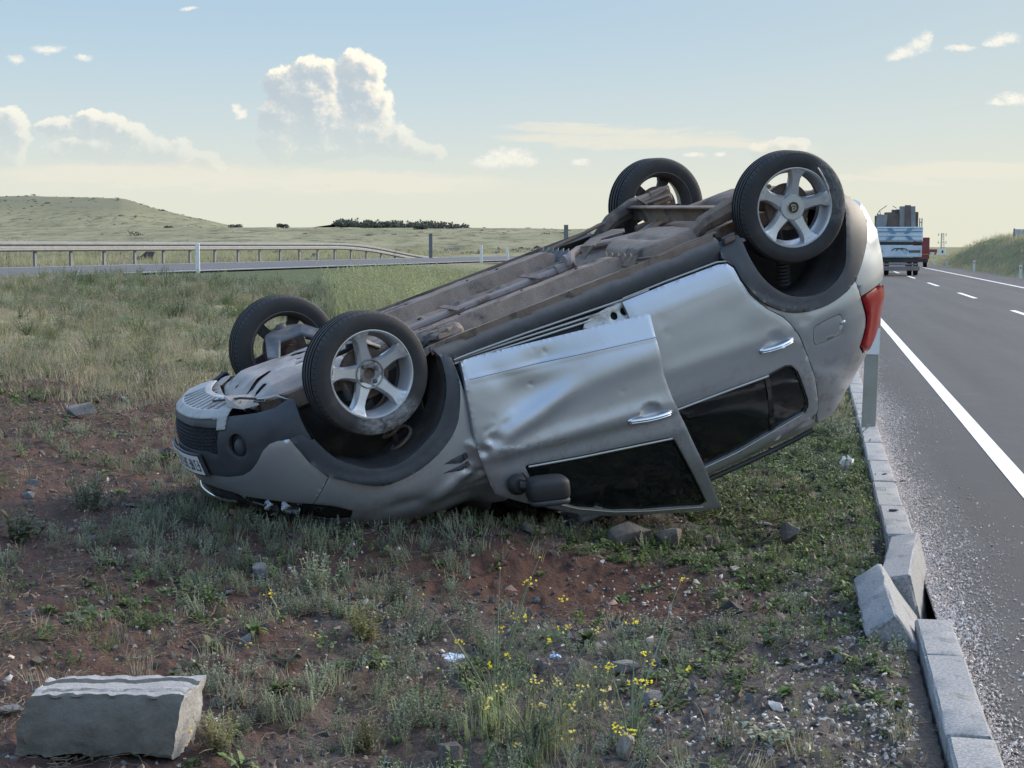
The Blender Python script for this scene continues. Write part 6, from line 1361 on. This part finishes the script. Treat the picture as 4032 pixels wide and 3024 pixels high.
# mustard with yellow flowers
def mustard(name,base,tips,label,seed):
    r=random.Random(seed); b=at(*base); D_=b.y; V=[];F=[];mi=[]; fl=[]
    cpt=lambda x,y,Y:Vector(((x-2016)/FPX*Y*1.0,Y,0))
    for (tx,ty,dy,head) in tips:
        Y=D_+dy; d=Vector(((tx-2016)/FPX,1,-(ty-1512)/FPX)); c,s=math.cos(PITCH),math.sin(PITCH); w=Vector((d.x,d.y*c+d.z*s,-d.y*s+d.z*c)); tip=Vector((w.x/w.y*Y,Y,CAMH+w.z/w.y*Y))-b
        last=Vector((r.uniform(-.01,.01),r.uniform(-.01,.01),0)); n=7; st0=last.copy()
        mid_=Vector((tip.x*.35,tip.y*.35,tip.z*.55))
        for i in range(1,n+1):
            t=i/n; q=st0*(1-t)**2+mid_*2*t*(1-t)+tip*t*t+Vector((r.uniform(-1,1),r.uniform(-1,1),0))*.003; k=len(F); stick(V,F,last,q,.0040*(1-t)+.0016,.0040*(1-t)+.0013); mi+=[0]*(len(F)-k)
            if i>2 and r.random()<.8:
                k=len(F); q2=q+rdir(r,10,70)*r.uniform(.02,.05); stick(V,F,q,q2,.0008,.0006); mi+=[0]*(len(F)-k)
            if i<4: k=len(F); quad_leaf(V,F,q,rdir(r,0,40),Vector((0,0,1)),.05,.016,.5,3); mi+=[1]*(len(F)-k)
            last=q
        for i in range(int(6*head+.6)):
            p=tip+Vector((r.gauss(0,.009),r.gauss(0,.009),r.gauss(.0,.006)))*head**.5; dd=rdir(r,-10,80)
            for m in range(4):
                k=len(F); quad_leaf(V,F,p,(dd+rdir(r,-20,50)).normalized(),Vector((0,0,1)),.0085,.0062,.2,3); mi+=[2]*(len(F)-k)
    me=pmesh(name,(V,F),[M['stem'],M['lf_green'],M['petal']],mi); o=link(bpy.data.objects.new(name,me)); o.location=b; return tag(o,label,'flowering plant')
c3=lambda a,b:(1200+.6776*a,1900+.6776*b)
mustard('mustard_plant',c3(1110,1370),[(*c3(1360,440),.1,.2),(*c3(1298,578),-.05,1.3),(*c3(1493,680),.1,1.1),(*c3(1220,788),.05,.9),(*c3(1302,785),-.1,1.2),(*c3(1140,853),.1,1.1),(*c3(690,650),.25,.15),(*c3(895,930),.1,1.1),(*c3(1182,1005),-.1,.8),(*c3(1423,926),.15,.9),(*c3(1080,1075),-.05,.9),(*c3(770,1090),.1,.1),(*c3(1100,760),.2,.1),(*c3(1140,500),.15,.1),(*c3(1524,855),-.1,1.1)],'tall branching mustard plant with yellow flowers in the centre foreground',1)
mustard('mustard_plant',c3(1330,1560),[(*c3(1695,860),.05,1.4),(*c3(1338,1150),-.1,1.3),(*c3(1470,1175),0,1.1),(*c3(1380,1300),-.05,1.2),(*c3(1340,1305),0,.8),(*c3(1557,1298),-.1,1.4),(*c3(1630,1190),.05,.9),(*c3(1740,1208),.1,1.2),(*c3(1750,1300),.1,1.6),(*c3(1540,1466),-.15,1.2),(*c3(1140,1200),.05,1.2),(*c3(1065,1260),.0,.8),(*c3(1237,1527),-.1,1.1),(*c3(1065,1635),-.1,.8),(*c3(1060,1310),.05,.6),(*c3(1605,1240),0,.7)],'low mustard plant full of yellow flowers at the bottom centre',2)
mustard('mustard_plant',c3(1900,1560),[(*c3(1768,1072),.1,1.7),(*c3(1918,1160),0,1.5),(*c3(1990,1180),-.05,2.4),(*c3(1980,1005),.1,1.2),(*c3(2018,1050),.05,.9),(*c3(1815,1418),-.1,1.3),(*c3(1880,1460),-.15,2.2),(*c3(2027,1290),0,1.3),(*c3(1918,805),.3,1.3),(2685,2280,.5,1.1),(2712,2640,.1,.9)],'spreading mustard plant with large yellow heads over the grey boulder',3)
mustard('mustard_plant',(1110,2450),[(1063,2342,0,1.3),(1085,2400,0,.2)],'single yellow flower on a thin stalk left of the pale bushes',4)
mustard('mustard_plant',(1130,2640),[(970,2545,.1,1.0),(1235,2500,.1,1.2),(1180,2560,0,.1)],'two long-stalked yellow flowers above the jagged leafy weed',5)
mustard('mustard_plant',(720,2890),[(742,2875,-.1,1.2)],'tiny yellow flower at the right corner of the broken kerb block',6)

# ------------------------------------------------------------------ litter
M['paper']=mk('crumpled_white_paper',(.62,.61,.57),(.72,.71,.68),20,.8); M['foil']=mk('silver_blue_wrapper',(.45,.50,.58),(.70,.73,.78),25,.35,.3); M['bluep']=mk('blue_wrapper',(.22,.38,.62),(.5,.6,.75),25,.4)
def crumple(px_,py_,w,mat,label,seed,cat='litter',h=.5):
    p=at(px_,py_); s=w/FPX*p.length; r=random.Random(seed); V,Fc=sellipsoid((0,0,0),(.5,.38,h*.5),.8,None,12,8); V=[(v[0]*r.uniform(.75,1.2),v[1]*r.uniform(.75,1.2),v[2]*r.uniform(.6,1.3)) for v in V]
    o=mesh('crumpled_wrapper',V,Fc,M[mat]); o.scale=(s,)*3; o.location=p+Vector((0,0,s*h*.35)); return tag(o,label,cat)
crumple(3335,1840,52,'paper','crumpled white paper standing in the weeds beside the kerb',1,h=.9)
crumple(3335,1895,75,'paper','flattened white tissue in front of the crumpled paper',2,h=.25)
crumple(3270,1840,34,'paper','small white scrap left of the crumpled paper by the kerb',3,h=.3)
crumple(1775,2596,120,'foil','torn silver wrapper on the soil left of the mustard stalks',4,h=.18)
crumple(2186,2596,50,'bluep','small light blue wrapper on the soil right of the mustard stalks',5,h=.4)
crumple(3233,2492,34,'foil','bluish scrap of foil on the gravel near the tipped kerb stone',6,h=.5)
crumple(3332,1870,60,'ink','black tyre-like lump between the white papers',7,'debris',.5)
# clods lying on the kerb and asphalt
for (u,v,s,l) in ((.47,14.3,.06,'small heap of earth on the kerb behind the post'),(.48,10.45,.035,'little clod of earth on top of the kerb, near one'),(.63,11.0,.05,'dark clod on the asphalt beside the kerb'),(.47,9.0,.05,'smear of crumbled earth on the kerb before the gap')):
    o=bpy.data.objects.new('earth_clod',rock_mesh(int(v*100),1.2,1,.4,.15,1)); o.data.materials.append(M['rock_dark']); link(o); o.location=UV(u,v,(.13 if u<.55 else 0)+s*.1); o.scale=(s,)*3; tag(o,l,'clod')

# ------------------------------------------------------------------ far shrubs and wood
M['shrub']=leaf_mat('dark_shrub_leaf',(.065,.075,.055),(.10,.11,.08),.15,.2)
def crown(seed,w,h,n,leaf):
    r=random.Random(seed);V=[];F=[]
    lobes=[(Vector((r.uniform(-.33,.33)*w,r.uniform(-.3,.3)*w,h*r.uniform(.35,.65))),r.uniform(.18,.34)) for _ in range(9)]
    for _ in range(n):
        c,q=r.choice(lobes); d=rdir(r,-70,90); p=c+Vector((d.x*q*w,d.y*q*w,d.z*q*h*1.1)); p.z=max(p.z,.02)
        quad_leaf(V,F,p,rdir(r,-30,80),rdir(r,0,90),leaf*r.uniform(.6,1.3),leaf*.8,.2)
    return V,F
def shrub(px_,yb,wpx,hpx,Y,label,seed,name='shrub'):
    x=(px_-2016)/FPX*Y; z=float(ground_h(np.array([x]),np.array([Y]))[0]); w=wpx/FPX*Y; h=hpx/FPX*Y
    t=empty(name,(x,Y,z-.1*h)); tag(t,label,'shrub'); c=crown(seed,w,h,900,max(w,h)*.10); o=link(bpy.data.objects.new('crown',pmesh('crown',c,M['shrub'])),t)
    MB().tube([(0,0,-.3),(0,0,h*.4)],.05*h,6).build('trunk',M['twig'],t); return t
for i,(a,b,w,h,Y,l) in enumerate(((528,800,26,26,700,'round dark bush on the crest of the table hill'),(670,866,30,14,420,'dark shrub on the slope below the hill crest'),(930,880,46,16,380,'dark shrub on the skyline right of the hill'),(1122,892,50,20,360,'dark broad shrub right of the skyline shrub'),(1655,903,56,20,300,'low dark shrub in front of the distant wood'),(1240,1215,100,48,24,'bluish grey bush in the grass behind the front wheels'))):
    t=shrub(a,b,w,h,Y,l,700+i)
    if i==5:
        for ch in t.children:
            if ch.name.startswith('crown'): ch.data.materials[0]=M['lf_grey']
M['scrub']=leaf_mat('hill_scrub_leaf',(.10,.105,.075),(.14,.14,.10),.15,.3)
hs=[pmesh('h',crown(800+i,2.2,.5,60,.35),M['scrub']) for i in range(3)]
x,y,z=spread(9000,-260,60,190,760,lambda x,y:infan(x,y,.02)*(.10+.9*(fbm(x*.02,y*.02,3,390)>.06))*(.12+.88*(ground_h(x,y)>10)),46)
scatter('hill_scrub','scrub and stones dotted over the far field and the hill',hs,np.stack([x,y,z-.1],1),np.random.default_rng(16).lognormal(-1.15,.5,len(x)),tilt=.1,seed=21)
V=[];F=[];rr=random.Random(77)
for k in range(330):
    a=rr.uniform(1320,1850); Y=rr.uniform(560,600); x=(a-2016)/FPX*Y; zt=CAMH+(967-(879+(a-1320)/530*16))/FPX*Y; h=rr.choice((.3,.5,.8,1.2,1.7))*rr.uniform(.8,1.1)*(1+.4*(abs(a-1560)<220))
    for _ in range(26):
        q=rr.uniform(0,1); quad_leaf(V,F,Vector((x+rr.uniform(-1,1)*(1-q*.7)*1.4,Y+rr.uniform(-1,1),zt-1.0+h*q)),rdir(rr,-20,80),rdir(rr,0,90),.9,.8,.1)
o=link(bpy.data.objects.new('distant_wood',pmesh('distant_wood',(V,F),M['shrub']))); tag(o,'dark distant wood along the skyline',None,None,'stuff')
mesh('wooded_hill',[((a-2016)/FPX*Y,Y,CAMH+(967-yy)/FPX*Y) for a,Y,yy in ((1200,540,900),(1320,575,884),(1600,580,884),(1850,575,897),(1950,540,905),(1950,620,905),(1600,640,886),(1200,620,900))],[(0,1,2,3,4,5,6,7)],M['ground'])['kind']='structure'

# ------------------------------------------------------------------ lorries and far roadside
M['t_white']=mk('lorry_pale_paint',(.45,.53,.58),(.60,.66,.70),1.2,.5,0,0,60,(.33,.40,.45),2,.55); M['t_blue']=mk('lorry_blue_trim',(.10,.22,.33),(.16,.30,.42),2,.5); M['t_dark']=mk('lorry_chassis',(.03,.028,.026),(.06,.055,.05),3,.8); M['t_rust']=mk('lorry_underrun',(.20,.16,.14),(.26,.22,.19),2,.8); M['load1']=mk('load_dark_board',(.10,.075,.06),(.17,.135,.11),1.5,.8); M['load2']=mk('load_grey_board',(.20,.21,.21),(.27,.28,.28),1.5,.8); M['t_red']=mk('red_trailer_paint',(.17,.03,.03),(.24,.05,.045),1.5,.6)
def truck(Yd,pxL,pxR,name,label):
    x=((pxL+pxR)/2-2016)/FPX*Yd; t=empty(name,(x,Yd,0),(0,0,-PH)); return tag(t,label,'lorry')
T1=truck(84.7,3448,3624,'lorry','blue and white lorry piled with boards, driving away behind the car'); Wt=2.42
def tb(c,d,name,mat,rot=None,bev=.02,par=None): return MB().box(c,d,rot,bev).build(name,M[mat],par or T1)
tg1=tb((0,0,2.28),(Wt,.07,.78),'tailgate','t_white'); tb((0,-.01,1.34),(Wt*.98,.07,.62),'lower_tailgate','t_white')
for k,zz in enumerate((2.62,2.42,2.20,1.98)): tb((0,-.045,zz),(Wt,.05,.055),'rib','t_white' if k!=1 else 't_blue',None,.01,tg1)
tb((0,-.03,1.80),(Wt*.96,.06,.14),'gap_beam','t_dark')
for sx in(-1,1):
    for (za,zb,ra,rb_) in((2.62,2.32,.50,.30),(2.20,1.95,.34,.52)):
        V=[(sx*ra*1.15-.13,-.078,za),(sx*ra*1.15+.13,-.078,za),(sx*rb_*1.15+.13,-.078,zb),(sx*rb_*1.15-.13,-.078,zb)]; mesh('painted_scroll',V+[(a,b+.03,c) for a,b,c in V],[(0,1,2,3),(7,6,5,4),(0,4,5,1),(1,5,6,2),(2,6,7,3),(3,7,4,0)],M['t_blue'],tg1)
    MB().tube([(sx*.12+sx*.30*math.cos(a),-.06,1.36+.14*math.sin(a)) for a in [PI*k/8 for k in range(9)]],.025,5).build('painted_scroll',M['t_dark'],T1)
tb((.80,-.05,1.33),(.62,.02,.14),'lettered_board','load1'); tb((-.95,-.05,1.33),(.1,.02,.1),'lamp_cluster','orange')
tb((0,2.6,1.75),(Wt,5.0,.12),'bed','t_dark'); 
for sx in(-1,1): tb((sx*Wt/2,2.6,2.25),(.05,5.1,.78),'side_board','t_white')
tb((0,.25,.86),(Wt*.85,.3,.28),'chassis_end','t_dark'); tb((0,.05,.40),(2.2,.10,.24),'under_run_bar','t_rust'); tb((-.0,.15,.62),(1.9,.1,.1),'cross_bar','t_rust')
tb((0,7.2,1.6),(2.2,1.7,2.2),'cab','t_white',None,.1)
for sx in(-1,1):
    for off in(.62,.95): MB().lathe([(-.11,.1),(-.12,.44),(-.08,.48),(.08,.48),(.12,.44),(.11,.1)],24,'x',(sx*off,1.3,.48)).build('tyre',M['seal'],T1)
random.seed(12)
ld=empty('load_of_boards',UV(*to_uv(T1.location.x,T1.location.y+.4))); ld.location.z=2.3; ld.rotation_euler=(0,0,-PH); tag(ld,'load of old boards and cabinets standing on the blue and white lorry','load')
for (x0,w,zt,ty,m) in ((-1.0,.55,1.0,.0,'load1'),(.75,.75,1.2,0,'load1'),(-.92,.62,1.06,.10,'load2'),(-.45,.60,1.18,-.04,'load1'),(-.12,.55,1.32,.05,'load1'),(-.6,1.0,1.0,0,'load1'),(.0,1.5,1.1,0,'load1'),(.20,.30,1.50,.0,'load2'),(.48,.34,1.56,.02,'load1'),(.78,.28,1.50,-.03,'load2'),(.98,.20,1.05,.0,'load1'),(.3,.9,1.35,0,'load1')):
    MB().box((x0,random.uniform(0,.8),zt/2),(w*.92,.08+random.random()*.5,zt),(0,ty,0),.01).build('board',M[m],ld)
for P_ in ([(-1.15,.2,1.05),(-1.0,.2,1.28),(-.62,.2,1.55)],[(-1.0,.2,1.28),(-.95,.2,1.05)],[(-.3,.2,1.52),(-.1,.2,1.40)]): MB().tube(P_,.018,5).build('bent_rod',M['t_dark'],ld)
MB().box((1.16,.3,.30),(.04,.3,1.1)).box((1.28,.3,.30),(.04,.3,1.1)).box((1.22,.3,.62),(.14,.3,.04)).build('side_ladder',M['load2'],ld)
T2=truck(117,3560,3652,'lorry','dark red trailer ahead of the loaded lorry'); W2=1.78
for c,d,n,m in (((.0,3,1.45),(W2,6,1.62),'trailer_box','t_red'),((0,-.02,.98),(W2*.98,.05,.08),'lamp_bar','orange'),((0,.1,.52),(W2*.9,.2,.25),'under_run_bar','t_dark')): tb(c,d,n,m,None,.02,T2)
for sx in(-1,1): MB().lathe([(-.13,.1),(-.13,.45),(.13,.45),(.13,.1)],20,'x',(sx*.66,1.2,.45)).build('tyre',M['seal'],T2)
def far_box(name,px0,px1,y0,y1,Y,dep,mat,label,cat):
    x0=(px0-2016)/FPX*Y; x1=(px1-2016)/FPX*Y; z1=CAMH+(967-y0)/FPX*Y; z0=CAMH+(967-y1)/FPX*Y; t=empty(name,((x0+x1)/2,Y,z0)); tag(t,label,cat); return t,x1-x0,z1-z0
t,w,h=far_box('lorry',3652,3684,981,1004,260,6,'t_red','tiny red lorry far down the road beyond the trailer','lorry')
tb((0,3,h*.68),(w,6,h*.6),'trailer_box','t_red',None,.02,t); tb((0,3,h*.2),(w*.9,5.6,h*.25),'chassis','t_dark',None,.02,t); tb((-w*.25,-.6,h*.25),(w*.35,1,h*.4),'cab','t_white',None,.05,t)
t,w,h=far_box('billboard',3686,3717,979,1012,230,1,'t_white','small white roadside billboard with a dark portrait beyond the reflector posts','billboard')
tb((0,0,h*.6),(w,.15,h*.78),'board','postw',None,.02,t)
for sx in(-1,1): tb((sx*w*.35,.1,h*.05),(.12,.12,h*.5),'leg','t_dark',None,.01,t)
pq=mesh('portrait',[(.55*math.cos(a)*w*.22+.1,-.09,h*.64+math.sin(a)*h*.2) for a in [2*PI*k/12 for k in range(12)]],[tuple(range(12))],M['t_dark'],t); pq['label']='plain dark portrait shape'
t,w,h=far_box('antenna_mast',3696,3709,918,1000,300,1,'galv_dark','lattice antenna mast on the skyline between lorry and bank','mast')
mm=MB()
for sx,sy in((-1,-1),(1,-1),(0,1)): mm.tube([(sx*.38,sy*.3,0),(sx*.22,sy*.2,h)],.05,4)
for k in range(8): z0=h*k/8; z1=h*(k+1)/8; mm.tube([(-.36+.02*k,-.25,z0),(.36-.02*k,-.25,z1)],.03,4)
mm.build('lattice',M['galv_dark'],t)
for zz in(.55,.92): 
    for sx in(-1,1): MB().box((sx*.75,0,h*zz),(.16,.12,h*.13)).box((sx*.4,0,h*zz),(.7,.05,.05)).build('antenna',M['postw'],t)
M['corr']=mk('corrugated_sheet',(.33,.36,.40),(.42,.45,.48),1,.6,.2)
fx0=(3985-2016)/FPX*112; cs=empty('corrugated_fence',(fx0,112,ground_h(np.array([fx0+2]),np.array([112.]))[0])); tag(cs,'grey corrugated sheet fence on top of the right bank','fence')
V=[];F=[];n=60;hh=CAMH+(967-903)/FPX*112-cs.location.z
for k in range(n+1): x=k*.15; y=.05*math.sin(k*PI*.5)+x*.25; V+=[(x,y,-.3),(x,y,hh)]
mesh('sheet',V,[(2*k,2*k+2,2*k+3,2*k+1) for k in range(n)],M['corr'],cs)
for k in range(3): MB().box((k*3+.02,.10+k*.75,hh*.5),(.1,.1,hh+.1)).build('fence_post',M['t_dark'],cs)
